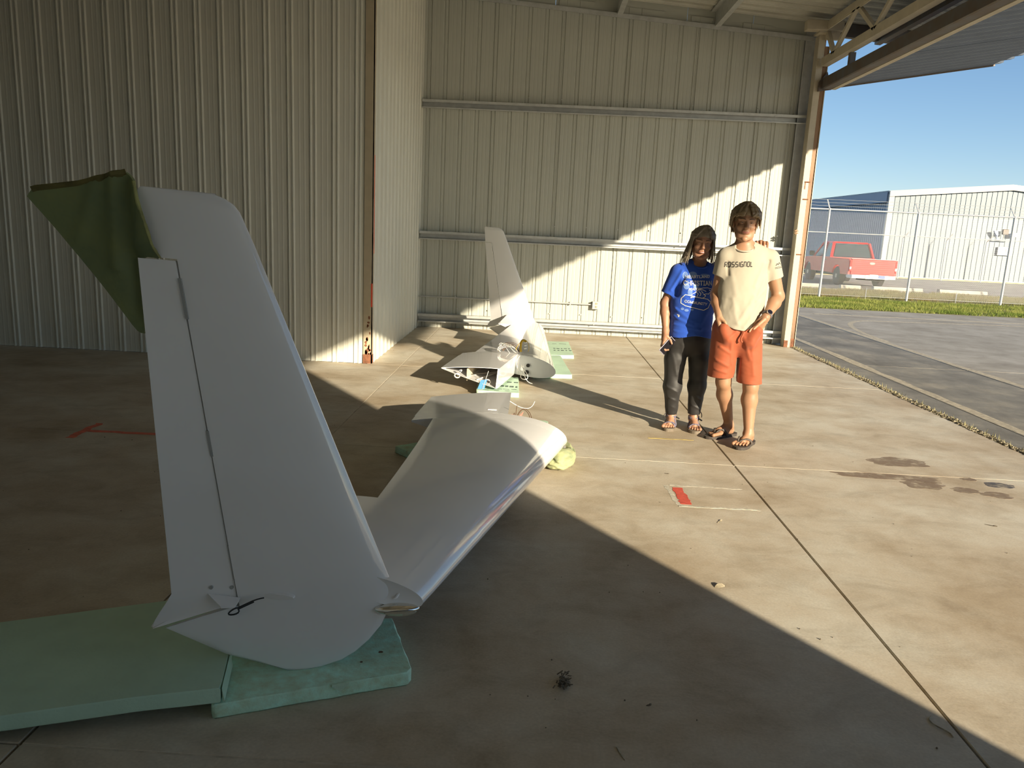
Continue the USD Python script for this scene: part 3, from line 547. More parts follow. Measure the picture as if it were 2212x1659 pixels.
def make_wing(name, label, pose, sgn):
    t0 = A_(pose[:3]); Rm = Rz(*pose[3:])
    def put(m):
        if not isinstance(m, trimesh.Trimesh): m = trimesh.Trimesh(*meshkit.arrays(m)[:2], process=False)
        v = np.array(m.vertices); v = np.stack([-v[:, 0], sgn * v[:, 1], v[:, 2]], 1) @ Rm.T + t0
        f = np.array(m.faces); f = f[:, ::-1] if sgn > 0 else f
        return trimesh.Trimesh(v, f, process=False)
    W = thing(name, label, 'aircraft wing', tuple(t0))
    P = lambda n, m, mt, par=W, **k: obj(n, put(m), mt, par, **k)
    ys = lambda a, b, n: np.linspace(a, b, n)
    tip = section(.10); tip[:, 1] = np.minimum(wl_y(tip[:, 0], tip[:, 2]) + .024, YT); tips = [section(y) for y in ys(-.565, .0, 6)]
    skin = [loft(tips + [tip]), loft([section(y, 0, CUT(y)) for y in ys(-2.31, -.565, 12)]), loft([section(y, 0, .985) for y in ys(YR, -2.31, 3)])]
    P('wing_panel', cat(skin), GEL, smooth=40)
    # rib edge and root end
    rib = section(YR - .0015, 0, .372); inner = section(YR - .0015, 0.012, .366, grow=-.006)
    P('root_rib', loft([section(YR - .004, 0, .372, grow=-.004), section(YR + .0, 0, .372, grow=-.004)]), mat(f'{name}_rib' + ('' if sgn < 0 else '_b'), (.62, .64, .64), .4, var=.06, scale=3.))
    # inboard trailing-edge fairing: an open hollow box aft of the spar
    def xt(y): a, b = LE(y)[0], TE(y)[0]; return (.085 - a) / (b - a)
    yi = lambda q: (-2.44, -2.9, -3.16)[q]
    outer = [section(y, xt(y), .992, 20) for y in (-2.44, -2.7, -2.95, -3.16)]
    # trim the inboard end on a slant: forward corner reaches further in
    for s in outer[-1:]: s[:, 1] = -3.205 + (s[:, 0] - .09) * .17
    n = len(outer[0]); core = [section(y, xt(y) + .012, .955, 20, grow=-.0055) for y in (-2.5, -2.7, -2.95, -3.16)]
    for s in core[-1:]: s[:, 1] = -3.207 + (s[:, 0] - .09) * .17
    V = np.vstack(outer + core); F = []
    for S0 in (0, 4 * n):
        for i in range(3):
            for k in range(n):
                a, b = S0 + i * n + k, S0 + i * n + (k + 1) % n; c, d = b + n, a + n
                F += [(a, b, c), (a, c, d)] if S0 == 0 else [(a, c, b), (a, d, c)]
    for k in range(n):
        a, b = 3 * n + k, 3 * n + (k + 1) % n; c, d = 7 * n + (k + 1) % n, 7 * n + k; F += [(a, b, c), (a, c, d)]
    for o, fl in ((0, 1), (4 * n, 0)):
        c = len(V); V = np.vstack([V, V[o:o + n].mean(0)]); F += [((c, o + (k + 1) % n, o + k) if fl else (c, o + k, o + (k + 1) % n)) for k in range(n)]
    sh = trimesh.Trimesh(V, F, process=False); sh.fix_normals()
    fr = P('inboard_fairing', sh, GEL, smooth=35)
    bk = core[0].copy(); bk[:, 1] -= .004
    obj('bulkhead', put(loft([bk, bk - [0, .004, 0]])), GEL_IN, fr, label='raw tan glass-fibre bulkhead inside the fairing')
    obj('rib_web', put(hull([(x, -2.9 + q, z) for x in (.40, .41) for q in (-.22, .3) for z in (-.085, .03)])), GEL_IN, fr)
    obj('push_rod', put(cyl((.50, -3.12, -.05), (.17, -2.70, -.06), .007, 8)), CHROME, fr); obj('push_rod', put(cyl((.30, -3.14, -.06), (.22, -2.75, -.07), .008, 8)), WIREW, fr)
    obj('rod_end', put(tube([(.205 + .03 * math.cos(a), -3.12, -.075 + .022 * math.sin(a)) for a in np.linspace(0, 6.28, 14)[:-1]], .006, 6, True)), WIREW, fr)
    obj('rod_end', put(tube([(.50 + .025 * math.cos(a), -3.13, -.045 + .02 * math.sin(a)) for a in np.linspace(0, 6.28, 14)[:-1]], .007, 6, True)), WIREW, fr)
    obj('bushing', put(cyl((.46, -3.145, .012), (.46, -3.175, .012), .012, 12)), GEL, fr); obj('bushing_hole', put(cyl((.46, -3.17, .012), (.46, -3.1775, .012), .0065, 10)), BLACK, fr)
    # winglet: root block, upper part, and rudder
    th = lambda z: lerp(z, [-.30, -.2, 0, 1.2], [.018, .05, .075, .04])
    lower = [winglet_section(z, wl_le(z), low_te(z), th(z), max(low_te(z) + .02, lerp(z, [-.30, -.0715], [.80, 1.075]))) for z in (-.30, -.292, -.27, -.242, -.20, -.15, -.11, -.0715)]
    mid = [winglet_section(z, wl_le(z), hinge_x(z) - .003, th(z), wl_te(z)) for z in np.linspace(-.0715, 1.016, 16)]
    topz = [1.016, 1.08, 1.14, 1.17, 1.19, 1.205, 1.214, 1.218]; top = [winglet_section(z, wl_le(z), lerp(z, [1.016, 1.20, 1.218], [1.176, 1.196, 1.185]), th(z) * (1 if z < 1.2 else .6 if z < 1.216 else .2), 1.20) for z in topz]
    wg = P('winglet', cat([loft(lower), loft(mid), loft(top)]), GEL, smooth=35)
    rz = np.linspace(-.06, 1.010, 12); rud = []
    def rud_te(z): return lerp(z, [-.145, -.10, -.035, 0.05, 1.010], [1.113, 1.09, 1.052, 1.062, 1.182])
    for z in (-.145, -.12, -.09, -.062, -.03, .0, .1, .3, .5, .7, .9, 1.010):
        x0 = hinge_x(z) + .003 if z > -.062 else lerp(z, [-.145, -.062], [1.098, hinge_x(-.062) + .003]); x1 = rud_te(z); d = lerp(z, [-.2, 1.0], [.034, .024])
        hh = d * .5 * (1 - .0); out = .010 + .02 * 0
        ring = [(x0, hh), (x0 + .004, hh + .002), ((x0 + x1) / 2, hh * .55), (x1, .0015), (x1, -.0015), ((x0 + x1) / 2, -hh * .55), (x0 + .004, -hh - .002), (x0, -hh)]
        rud.append(A_([(a, wl_y(a, z) + b + .09 * max(0, a - x0), z) for a, b in ring]))
    rd = P('rudder', loft(rud), GEL, smooth=30)
    for z0, z1, dx in ((.84, .96, .007), (.42, .50, .006), (.02, .13, .006)):
        P('rudder_hinge', hull([(hinge_x(z) + a, wl_y(hinge_x(z), z) + b, z) for z in (z0, z1) for a in (-dx, .002) for b in (.0, .0215)]), SEAM)
    # control horn on the rudder, cable and cable fairing on the winglet, all on the outboard face
    zy = lambda x, z: wl_y(x, z)
    hz = -.028; x_ = .878
    obj('control_horn', put(hull([(x_ - .03, zy(x_, hz) + .02, hz - .012), (x_ + .07, zy(x_ + .07, hz) + .018, hz), (x_ + .01, zy(x_, hz) + .075, hz - .022), (x_ - .028, zy(x_, hz) + .06, hz - .024),
                                  (x_ - .03, zy(x_, hz) + .02, hz - .016), (x_ + .07, zy(x_ + .07, hz) + .018, hz - .004), (x_ + .01, zy(x_, hz) + .075, hz - .026), (x_ - .028, zy(x_, hz) + .06, hz - .028)])), GEL, rd)
    for q in (.0, .06): obj('horn_screw', put(cyl((x_ + q, zy(x_ + q, hz) + .012, hz + .02), (x_ + q, zy(x_ + q, hz) + .022, hz + .02), .006, 10)), SEAM, rd)
    fz = -.032
    P('cable_fairing', hull([(.735 + .055 * math.cos(a), zy(.735, fz) + .026 + .018 * math.sin(b), fz + .013 * math.sin(a) * math.cos(b)) for a in np.linspace(0, 6.28, 17) for b in (-.9, 0, .9)]), GEL, smooth=60)
    P('rudder_cable', cat([tube(spline([(.772, zy(.77, fz) + .046, fz), (.80, zy(.8, fz) + .052, fz - .006), (.83, zy(.83, fz) + .06, fz - .022)], 8), .0022, 6), tube([(.80, zy(.8, fz) + .053, fz - .008), (.842, zy(.84, fz) + .062, fz - .028)], .0048, 8),
                           tube(spline([(.842, zy(.84, fz) + .062, fz - .028), (.862, zy(.86, fz) + .068, fz - .034), (.868, zy(.86, fz) + .068, fz - .045), (.858, zy(.86, fz) + .066, fz - .047), (.842, zy(.84, fz) + .062, fz - .03)], 14), .0026, 6)]), PENCIL)
    # little tab where the winglet meets the wing's leading edge
    P('leading_edge_tab', tube([(.380, zy(.38, 0) + .002, -.012), (.366, zy(.37, 0) + .002, -.022), (.360, zy(.36, 0) + .010, -.034), (.366, zy(.37, 0) + .022, -.046), (.374, zy(.37, 0) + .026, -.050)], [.003, .006, .0065, .005, .002], 8), GEL, smooth=True)
    # navigation lamp let into the tip
    lx, ly, lz = .360, zy(.36, -.085) + .022, -.084
    def ellipsoid(c, r, sub=3):
        m = trimesh.creation.icosphere(sub, 1.0); v = np.array(m.vertices) * r; v[:, 1] += .243 * v[:, 0]; return trimesh.Trimesh(v + c, m.faces, process=False)
    lh = P('lamp_housing', ellipsoid((lx, ly, lz), (.074, .030, .020)), CHROME, smooth=True)
    obj('lamp_lens', put(ellipsoid((lx - .012, ly + .014, lz - .004), (.054, .022, .0125))), usdkit.material(stage, f'/World/Looks/lamp_lens_{1 if sgn < 0 else 2}', {'p': ('principled_bsdf', {'base_color': (.95, .93, .85), 'roughness': .04, 'transmission_weight': .9, 'ior': 1.45})}, surface='p.BSDF'), lh, smooth=True)
    return W, put, fr
wing1, put1, fr1 = make_wing('aircraft_wing', 'white aircraft wing in the foreground with tall winglet turned to the camera', (-.042, 2.496, .316, .004, .048, -.029), -1)
wing2, put2, fr2 = make_wing('aircraft_wing', 'white aircraft wing lying by the back wall with its open root end facing the camera', (.407, 10.101, .296, -.192, .021, .037), 1)

def top_z(x, y):
    s = section(y); u = s[:26]; return float(np.interp(x, u[:, 0], u[:, 2]))
# small things on the near wing
obj('access_plate', put1(hull([(x + q * .008, y, z) for x, q in ((.15, 1), (.225, -1)) for y in (-2.54, -2.56) for z in (top_z(x, y) - .002, top_z(x, y) + .003)])), mat('access_plate_white', (.9, .9, .88), .5), wing1)
w_ = []
r = np.random.default_rng(4)
W0 = A_([-.10, 4.97, .24])
loops1 = [spline([W0 + [-.02, .02, 0], W0 + [.03, .05, .06], W0 + [.09, .08, .13], W0 + [.135, .06, .10], W0 + [.14, .0, .02], W0 + [.10, -.04, -.06]], 24), spline([W0 + [-.02, .02, 0], W0 + [.04, .06, .07], W0 + [.10, .09, .135], W0 + [.15, .07, .10], W0 + [.15, .01, .01], W0 + [.09, -.04, -.07]], 24),
          spline([W0 + [-.02, .03, 0], W0 + [.02, .04, .05], W0 + [.03, .05, .12], W0 + [.035, .06, .17]], 12), spline([W0 + [-.02, .03, .0], W0 + [.0, .03, .06], W0 + [.012, .05, .10], W0 + [.02, .04, .04]], 12), spline([W0 + [-.02, .02, .0], W0 + [.01, .03, .05], W0 + [-.005, .05, .09]], 10)]
loops1 = [W0 + (l - W0) * .78 for l in loops1]
obj('brown_wires', cat([tube(l, .0024, 6) for l in loops1]), WIREB, wing1, smooth=50, label='brown loose wires at the root')
obj('pink_wires', cat([tube(spline([W0 + [-.03, .0, .0], W0 + [.01, .05, .03 + .008 * k], W0 + [.04, .06 + .006 * k, .04], W0 + [.045 + .006 * k, .06, .06 + .006 * k]], 10), .0034, 6) for k in range(5)]), WIREP, wing1, smooth=50, label='pink loose wires at the root')
obj('white_wires', cat([tube(spline([(-.14, 5.68, .25), (-.05, 5.70, .20), (.02, 5.76, .19), (.05, 5.80, .23)], 14), .0026, 6)]), WIREW, wing1, smooth=50)
# small things on the far wing
V0 = put2(trimesh.Trimesh([(.06, -2.45, .09), (.2, -2.3, .10), (.0, -2.44, .07), (.04, -2.47, -.06)], [(0, 1, 2)], process=False)).vertices
a_, b_, c_, d_ = [A_(x) for x in V0]
obj('wire_bundle', cat([tube(spline([a_ + [.0, .03, .0], a_ + [-.05 - .012 * k, .02 + .01 * k, .05 + .010 * (k % 4)], a_ + [-.13 - .008 * k, .03 + .012 * k, .055 + .012 * (k % 3)], a_ + [-.20 - .01 * (k % 3), .02 + .01 * k, .02], a_ + [-.19, .05, .0]], 20), .0026, 6) for k in range(9)]), WIREW, wing2, smooth=50, label='pale wire bundle coiled on top of the root')
obj('dark_wires', cat([tube(spline([a_ + [.0, .03, .0], a_ + [-.06 - .012 * k, .03, .06 + .014 * k], a_ + [-.12 - .02 * k, .05, .05], a_ + [-.16, .04, .01]], 16), .0024, 6) for k in range(4)]), WIREB, wing2, smooth=50)
obj('yellow_connector', cat([tube(spline([a_ + [.02, .0, .02], a_ + [.015, .0, .08], a_ + [.03, .01, .13], a_ + [.07, .01, .12]], 14), .012, 8), tube(spline([a_ + [.09, .01, .02], a_ + [.10, .01, .07], a_ + [.06, .01, .135], a_ + [.0, .01, .10], a_ + [-.03, .01, .03]], 20), .0028, 6)]), YELC, wing2, smooth=50, label='yellow connector and wire loop')
for k in range(3): obj('connector_tab', rod(a_ + [.05, -.004, .05 + .03 * k], a_ + [.075, -.004, .055 + .03 * k], .014, .01), GEL, wing2)
obj('white_cable', cat([tube(spline([d_ + [.02, -.02, .04], d_ + [.05, -.07, -.04], d_ + [.08, -.10, -.10], d_ + [.14, -.13, -.125]], 16), .004, 6), tube(spline([d_ + [.03, -.02, .02], d_ + [.07, -.05, -.03], d_ + [.085, -.06, -.09], d_ + [.05, -.06, -.10], d_ + [.03, -.04, -.04]], 18), .004, 6), tube(spline([d_ + [.0, -.02, .13], d_ + [-.03, -.03, .06], d_ + [-.015, -.03, .0], d_ + [.02, -.02, -.03]], 16), .0035, 6)]), WIREW, wing2, smooth=50)
for dx, dz, rr in ((.085, .035, .018), (.075, -.035, .022)): obj('rib_hole', cyl(d_ + [dx, -.006, dz], d_ + [dx, -.016, dz], rr, 16), BLACK, wing2)
E1 = put2(trimesh.Trimesh([(.24, -3.17, -.135), (.24, -3.17, -.05), (.22, -3.16, .04)], [(0, 1, 2)], process=False)).vertices; e0, e1, e2 = [A_(x) for x in E1]
obj('blue_tape', hull([e0 + [-.045, -.012, -.006], e0 + [.02, -.012, -.006], e1 + [-.015, -.012, 0], e1 + [.045, -.012, .01], e0 + [-.045, -.006, -.006], e1 + [.045, -.006, .01]]), BLUT, wing2)
obj('thin_white_rod', cat([cyl(e0 + [-.005, -.016, -.03], e2 + [.03, -.016, .0], .0028, 6), tube(spline([e0 + [-.005, -.016, -.03], e0 + [.01, -.03, -.06], e0 + [.05, -.05, -.078]], 8), .0022, 6)]), WIREW, wing2)

# ---------------------------------------------------------------- green tip guard hung on the near winglet
GREEN = mat('olive_foam', (.14, .155, .05), .75, var=.6, scale=5., tint=(.105, .14, .065), bump=.8, bscale=40.); GREENY = mat('yellow_green_edge', (.34, .34, .13), .75, var=.4, scale=14.)
def wing_pt(put, x, y, z): return A_(put(trimesh.Trimesh([(x, y, z), (x, y, z + 1), (x + 1, y, z)], [(0, 1, 2)], process=False)).vertices[0])
tg = thing('tip_guard', 'olive green creased foam guard hung on the trailing edge of the near winglet', 'foam guard', tuple(wing_pt(put1, 1.19, .24, 1.0)))
def poly_sheet(poly, off, th, step=.012):
    """A polygon (x, z) filled with a fine grid, bent by off(x, z) -> y and thickened by th."""
    from scipy.spatial import Delaunay
    pg = Polygon(poly); b = pg.bounds; ring = A_([pg.exterior.interpolate(d).coords[0] for d in np.arange(0, pg.length, step)])
    gx, gz = np.meshgrid(np.arange(b[0], b[2], step), np.arange(b[1], b[3], step)); g = np.stack([gx.ravel(), gz.ravel()], 1)
    import shapely
    g = g[shapely.contains_xy(pg.buffer(-step * .6), g[:, 0], g[:, 1])]; p = np.vstack([ring, g]); T = Delaunay(p).simplices
    T = T[shapely.contains_xy(pg.buffer(1e-5), *p[T].mean(1).T)]; n, m = len(p), len(ring)
    y = off(p[:, 0], p[:, 1]); v = np.vstack([np.stack([p[:, 0], y + th / 2, p[:, 1]], 1), np.stack([p[:, 0], y - th / 2, p[:, 1]], 1)])
    a = (p[T[:, 1]] - p[T[:, 0]]); c = (p[T[:, 2]] - p[T[:, 0]]); T[a[:, 0] * c[:, 1] - a[:, 1] * c[:, 0] < 0] = T[a[:, 0] * c[:, 1] - a[:, 1] * c[:, 0] < 0][:, ::-1]
    k = np.arange(m); k2 = (k + 1) % m
    f = np.vstack([T, T[:, ::-1] + n, np.stack([k, k2 + n, k2], 1), np.stack([k, k + n, k2 + n], 1)])
    q = trimesh.Trimesh(v, f, process=False); q.fix_normals(); return q
GPOLY = [(1.446, 1.156), (1.434, 1.181), (1.34, 1.207), (1.224, 1.254), (1.194, 1.228), (1.123, 1.014), (1.166, 1.0145), (1.180, .996), (1.158, .785), (1.174, .79), (1.193, .812), (1.306, .967)]
def seg_d(x, z, a, b):
    a, b = A_(a), A_(b); d = b - a; t = np.clip(((x - a[0]) * d[0] + (z - a[1]) * d[1]) / (d @ d), 0, 1); return np.hypot(x - a[0] - t * d[0], z - a[1] - t * d[1])
def goff(x, z):
    base = wl_y(x, z) + .034 * np.clip((1.235 - x) / .06, 0, 1) * np.clip((z - 1.0) / .05, 0, 1)
    cr = .020 * np.exp(-(seg_d(x, z, (1.25, 1.24), (1.235, .98)) / .016) ** 2) + .012 * np.exp(-(seg_d(x, z, (1.29, 1.225), (1.33, 1.05)) / .014) ** 2) - .018 * np.exp(-(seg_d(x, z, (1.215, 1.235), (1.175, .86)) / .02) ** 2)
    return base + cr + .006 * (meshkit.fbm(np.stack([x * 9, z * 9, x * 0], 1), 3, 3) - .5) + .03 * ((x - 1.2) / .2) ** 2 * (x > 1.2)
obj('foam_sheet', put1(poly_sheet(GPOLY, goff, .016)), GREEN, tg, smooth=50)
obj('torn_edge', cat([put1(tube([(x, goff(A_([x]), A_([z]))[0] + .004, z) for x, z in zip(xx, zz2)], [.004 + .002 * random.random() for _ in xx], 6)) for xx, zz2 in ((np.linspace(1.194, 1.123, 22), np.linspace(1.228, 1.016, 22)),)]), GREENY, tg, label='torn yellow-green edge')
obj('top_edge', put1(tube([(x, goff(A_([x]), A_([z]))[0], z) for x, z in zip(np.linspace(1.44, 1.224, 24), np.interp(np.linspace(1.44, 1.224, 24), [1.224, 1.34, 1.434, 1.446], [1.252, 1.205, 1.179, 1.17]))], .011, 6)), mat('brown_foam_edge', (.10, .085, .02), .8, var=.5, scale=14.), tg, smooth=50, label='browned top edge')

# ---------------------------------------------------------------- foam boards and the pad under the wings
MINT = mat('mint_foam', (.50, .70, .55), .8, var=.12, scale=3., bump=.5, bscale=90.); MINT_D = mat('worn_mint_foam', (.50, .82, .68), .82, var=.35, scale=22., tint=(.50, .66, .46), bump=1.2, bscale=60.)
MINT_P = mat('pale_mint_foam', (.48, .66, .50), .8, var=.12, scale=4., bump=.5, bscale=90.); INK = mat('dark_print', (.10, .15, .12), .8, var=.5, scale=50.); DIRT = mat('brown_dirt', (.16, .10, .05), .9, var=.5, scale=40.)
def board(poly, z0, z1, c=.006, seed=0, wear=.004):
    """A foam board with softened, slightly nicked edges; z0, z1 may be functions of (x, y)."""
    pg = Polygon(poly).buffer(-c).buffer(c * .8, join_style=1, quad_segs=3); r = np.random.default_rng(seed)
    ring = A_([pg.exterior.interpolate(d).coords[0] for d in np.arange(0, pg.length, .035)])
    ctr = ring.mean(0); zz0 = z0 if callable(z0) else (lambda x, y: z0 + 0 * x); zz1 = z1 if callable(z1) else (lambda x, y: z1 + 0 * x)
    secs = []
    for q, ins in ((0., c), (.12, 0.), (.88, 0.), (1., c)):
        d = ring - ctr; L = np.linalg.norm(d, axis=1, keepdims=True); p = ctr + d * (1 - ins / L) + r.normal(0, wear * .3, ring.shape) * (1 if ins == 0 else 1.)
        secs.append(np.column_stack([p, zz0(p[:, 0], p[:, 1]) * (1 - q) + zz1(p[:, 0], p[:, 1]) * q]))
    return loft(secs)
f1 = thing('foam_board', 'worn mint green foam board under the tip of the near wing', 'foam board', (-.63, 2.45, 0))
obj('board', board([(-.924, 2.086), (-.340, 2.336), (-.475, 2.690), (-1.06, 2.44)], .0, .052, .006, 1, .006), MINT_D, f1, smooth=50)
obj('dirt_patch', cat([prism(blob(-.62 + .16 * math.cos(k * 2.4) * (k % 5) / 3, 2.44 + .05 * math.sin(k * 1.7) * (k % 4) / 2, .004 + .005 * random.random(), .003 + .003 * random.random(), k + 20, 14), .05, .0526) for k in range(10)]), DIRT, f1, kind='stuff')
obj('nick', hull([(-.585, 2.222, .048), (-.535, 2.244, .048), (-.585, 2.228, .0535), (-.535, 2.250, .0535), (-.56, 2.229, .03)]), MINT_P, f1, label='fresh pale nick in the board edge')
def f2z(x, y): return .003 + .0515 * np.clip((x + 2.2) / 1.08, 0, 1)
f2 = thing('foam_board', 'long smooth sage green foam board running out of the left of the picture', 'foam board', (-1.6, 2.2, 0))
obj('board', board([(-2.35, 1.655), (-.893, 2.098), (-.946, 2.300), (-1.005, 2.535), (-1.16, 2.69), (-2.55, 2.215)], f2z, lambda x, y: f2z(x, y) + .05, .004, 2, .001), MINT, f2, smooth=50)
obj('cut_end', hull([(-.8925, 2.10, .104), (-.8915, 2.10, .058), (-.944, 2.298, .104), (-.943, 2.298, .058), (-.885, 2.10, .058), (-.937, 2.298, .058)]), MINT_P, f2, label='pale freshly cut end')
f3 = thing('foam_board', 'small dark green foam board under the trailing edge of the near wing', 'foam board', (-.62, 5.1, 0)); obj('board', board([(-.885, 5.0), (-.75, 4.855), (-.45, 5.06), (-.60, 5.26)], .0, .05, .004, 3), MINT_D, f3, smooth=50)
f4 = thing('foam_board', 'mint foam board under the root of the near wing', 'foam board', (-.1, 5.8, 0)); obj('board', board([(-.36, 5.45), (.170, 5.49), (.165, 5.93), (-.36, 5.99)], .0, .05, .004, 4), MINT_P, f4, smooth=50)
f5 = thing('foam_board', 'printed mint foam board under the open root box of the far wing', 'foam board', (-.3, 7.2, 0)); obj('board', board([(-.49, 6.975), (-.088, 6.93), (-.11, 7.70), (-.50, 7.72)], .0, .05, .005, 5), MINT_P, f5, smooth=50)
f6 = thing('foam_board', 'plain mint foam board under the leading edge of the far wing', 'foam board', (.25, 8.6, 0)); obj('board', board([(.03, 7.955), (.450, 8.01), (.365, 9.26), (-.05, 9.2)], .0, .05, .005, 6), MINT_P, f6, smooth=50)
f7 = thing('foam_board', 'printed mint foam board behind the leading edge, nearest the back wall', 'foam board', (.35, 9.9, 0)); obj('board', board([(.11, 9.23), (.530, 9.335), (.512, 10.50), (.10, 10.42)], .0, .05, .005, 7), MINT_P, f7, smooth=50)
def dashes(pts, w, h, z, n, seed):
    """Print too worn to read: rows of short ink strokes."""
    r = np.random.default_rng(seed); (x0, y0), (x1, y1) = pts; m = []
    for k in range(n):
        q = k / max(n - 1, 1); x, y = x0 + (x1 - x0) * q, y0 + (y1 - y0) * q; a = w * (.5 + .7 * r.random()); m.append(box(x - a / 2, x + a / 2, y - h / 2, y + h / 2, z - .002, z + .0006))
    return cat(m)
obj('print', cat([dashes(((.30, 9.82), (.49, 9.84)), .034, .05, .05, 5, 1), dashes(((.30, 9.66), (.50, 9.69)), .036, .06, .05, 5, 2), dashes(((.2, 10.2), (.42, 10.25)), .09, .02, .05, 3, 3)]), INK, f7, kind='stuff')
obj('print', cat([dashes(((-.26, 7.22), (-.12, 7.20)), .034, .07, .05, 4, 4), dashes(((-.36, 7.05), (-.14, 7.08)), .07, .018, .05, 4, 5), dashes(((-.40, 7.0), (-.2, 7.0)), .06, .012, .05, 3, 6), dashes(((-.26, 7.42), (-.13, 7.42)), .04, .05, .05, 3, 7)]), INK, f5, kind='stuff')
pd = thing('foam_pad', 'lumpy olive green foam pad under the leading edge at the near wing root', 'foam pad', (.22, 5.0, 0))
ico = trimesh.creation.icosphere(4, 1.0); v = np.array(ico.vertices); r_ = 1 + .35 * (meshkit.fbm(v * 2.2, 4, 9) - .5)
v = v * r_[:, None] * [.125, .27, .075] + [.215, 5.03, .052]; v[:, 2] = np.clip(v[:, 2], .0, .112); v[:, 2] -= .05 * np.exp(-(((v[:, 0] - .26) / .05) ** 2 + ((v[:, 1] - 5.1) / .09) ** 2)) * (v[:, 2] > .04)
obj('pad_body', trimesh.Trimesh(v, ico.faces, process=False), mat('olive_pad', (.36, .37, .19), .85, var=.35, scale=14., tint=(.25, .31, .18), bump=1.5, bscale=25.), pd, smooth=60)
obj('grey_core', hull([(.20, 5.13, .045), (.285, 5.10, .04), (.21, 5.19, .10), (.27, 5.19, .10), (.262, 5.02, .05), (.25, 5.04, .10), (.2, 5.12, .10)]), mat('grey_core', (.26, .25, .22), .9, var=.3, scale=20.), pd, label='grey torn core of the pad')

# ---------------------------------------------------------------- litter on the floor
LEAF = mat('dead_leaf', (.17, .14, .10), .9, var=.5, scale=60.); STRAW = mat('pale_husk', (.42, .36, .25), .85, var=.4, scale=60.)
r = np.random.default_rng(21)
ms = []
for k in range(70):
    c = A_([.172, 2.387, .012]) + r.normal(0, 1, 3) * [.012, .024, .005]; c[2] = max(c[2], .004); t = r.normal(0, 1, 3); t[2] *= .4; t /= np.linalg.norm(t); L = .012 + .012 * r.random()
    ms.append(rod(c - t * L / 2, c + t * L / 2, .004, .002))
for m in ms: m.vertices[:, 2] = np.maximum(m.vertices[:, 2], 0.0005)
obj('dry_plant_tuft', cat(ms), LEAF, label='dark dry tuft of plant litter on the shaded floor', category='litter')
def chip(x, y, a, L, w, m, name, label):
    q = np.linspace(-1, 1, 9); c = np.stack([x + q * L / 2 * math.cos(a), y + q * L / 2 * math.sin(a)], 1); n_ = A_([-math.sin(a), math.cos(a)]); ww = w / 2 * (1 - q ** 2) + .001
    z = .002 + .010 * (1 - q ** 2) * (w > .012) + .003 * (q > .4); V = np.vstack([np.column_stack([c + n_ * ww[:, None], z]), np.column_stack([c - n_ * ww[:, None], z * .4]), ]); F = []
    for i in range(8): F += [(i, i + 1, 10 + i), (i, 10 + i, 9 + i)]
    b = trimesh.Trimesh(V, F, process=False); c2 = b.copy(); c2.vertices[:, 2] -= .0015; c2.invert(); t = cat([b, c2]); t.vertices[:, 2] = np.maximum(t.vertices[:, 2], .0004)
    obj(name, t, m, label=label, category='litter')
chip(.897, 3.22, .3, .05, .022, STRAW, 'curled_leaf', 'small curled pale leaf on the sunlit floor'); chip(1.086, 4.035, .9, .055, .010, STRAW, 'husk', 'pale husk lying right of the tape mark')
chip(2.66, 4.21, -.5, .06, .008, LEAF, 'twig', 'short dark twig on the floor at the right'); chip(.93, 4.86, -.4, .03, .008, LEAF, 'twig', 'tiny dark twig behind the tape mark'); chip(.45, 2.3, .4, .02, .006, LEAF, 'twig', 'tiny dark crumb in the shade right of the tuft')
chip(.33, 2.05, 1.9, .06, .003, STRAW, 'straw', 'thin pale straw on the shaded floor at the bottom'); chip(.71, 2.0, .5, .02, .012, LEAF, 'crumb', 'small dark crumb at the bottom edge of the shaded floor')
L_ = spline([(1.388, 2.33, .003), (1.372, 2.30, .003), (1.385, 2.27, .004), (1.40, 2.255, .003), (1.405, 2.225, .003)], 20); obj('bent_straw', tube(L_, .0022, 6), STRAW, smooth=50, label='thin bent straw beside the dark floor joint', category='litter')
r = np.random.default_rng(5); cr = []
for k in range(240):
    x, y = -3.5 + 7 * r.random(), 1.95 + 8.5 * r.random() ** 1.4
    if (-1.3 < x < .6 and 4.7 < y < 10.7) or (x < -.25 and y < 2.8) or (1. < x < 1.85 and 5.4 < y < 6.4): continue
    s = .0012 + .0026 * r.random() ** 2; m = trimesh.creation.icosphere(0, s); m.apply_translation([x, y, s * .6]); cr.append(m)
obj('grit', cat(cr), LEAF, label='fine dark grit scattered over the floor', category='grit', kind='stuff')
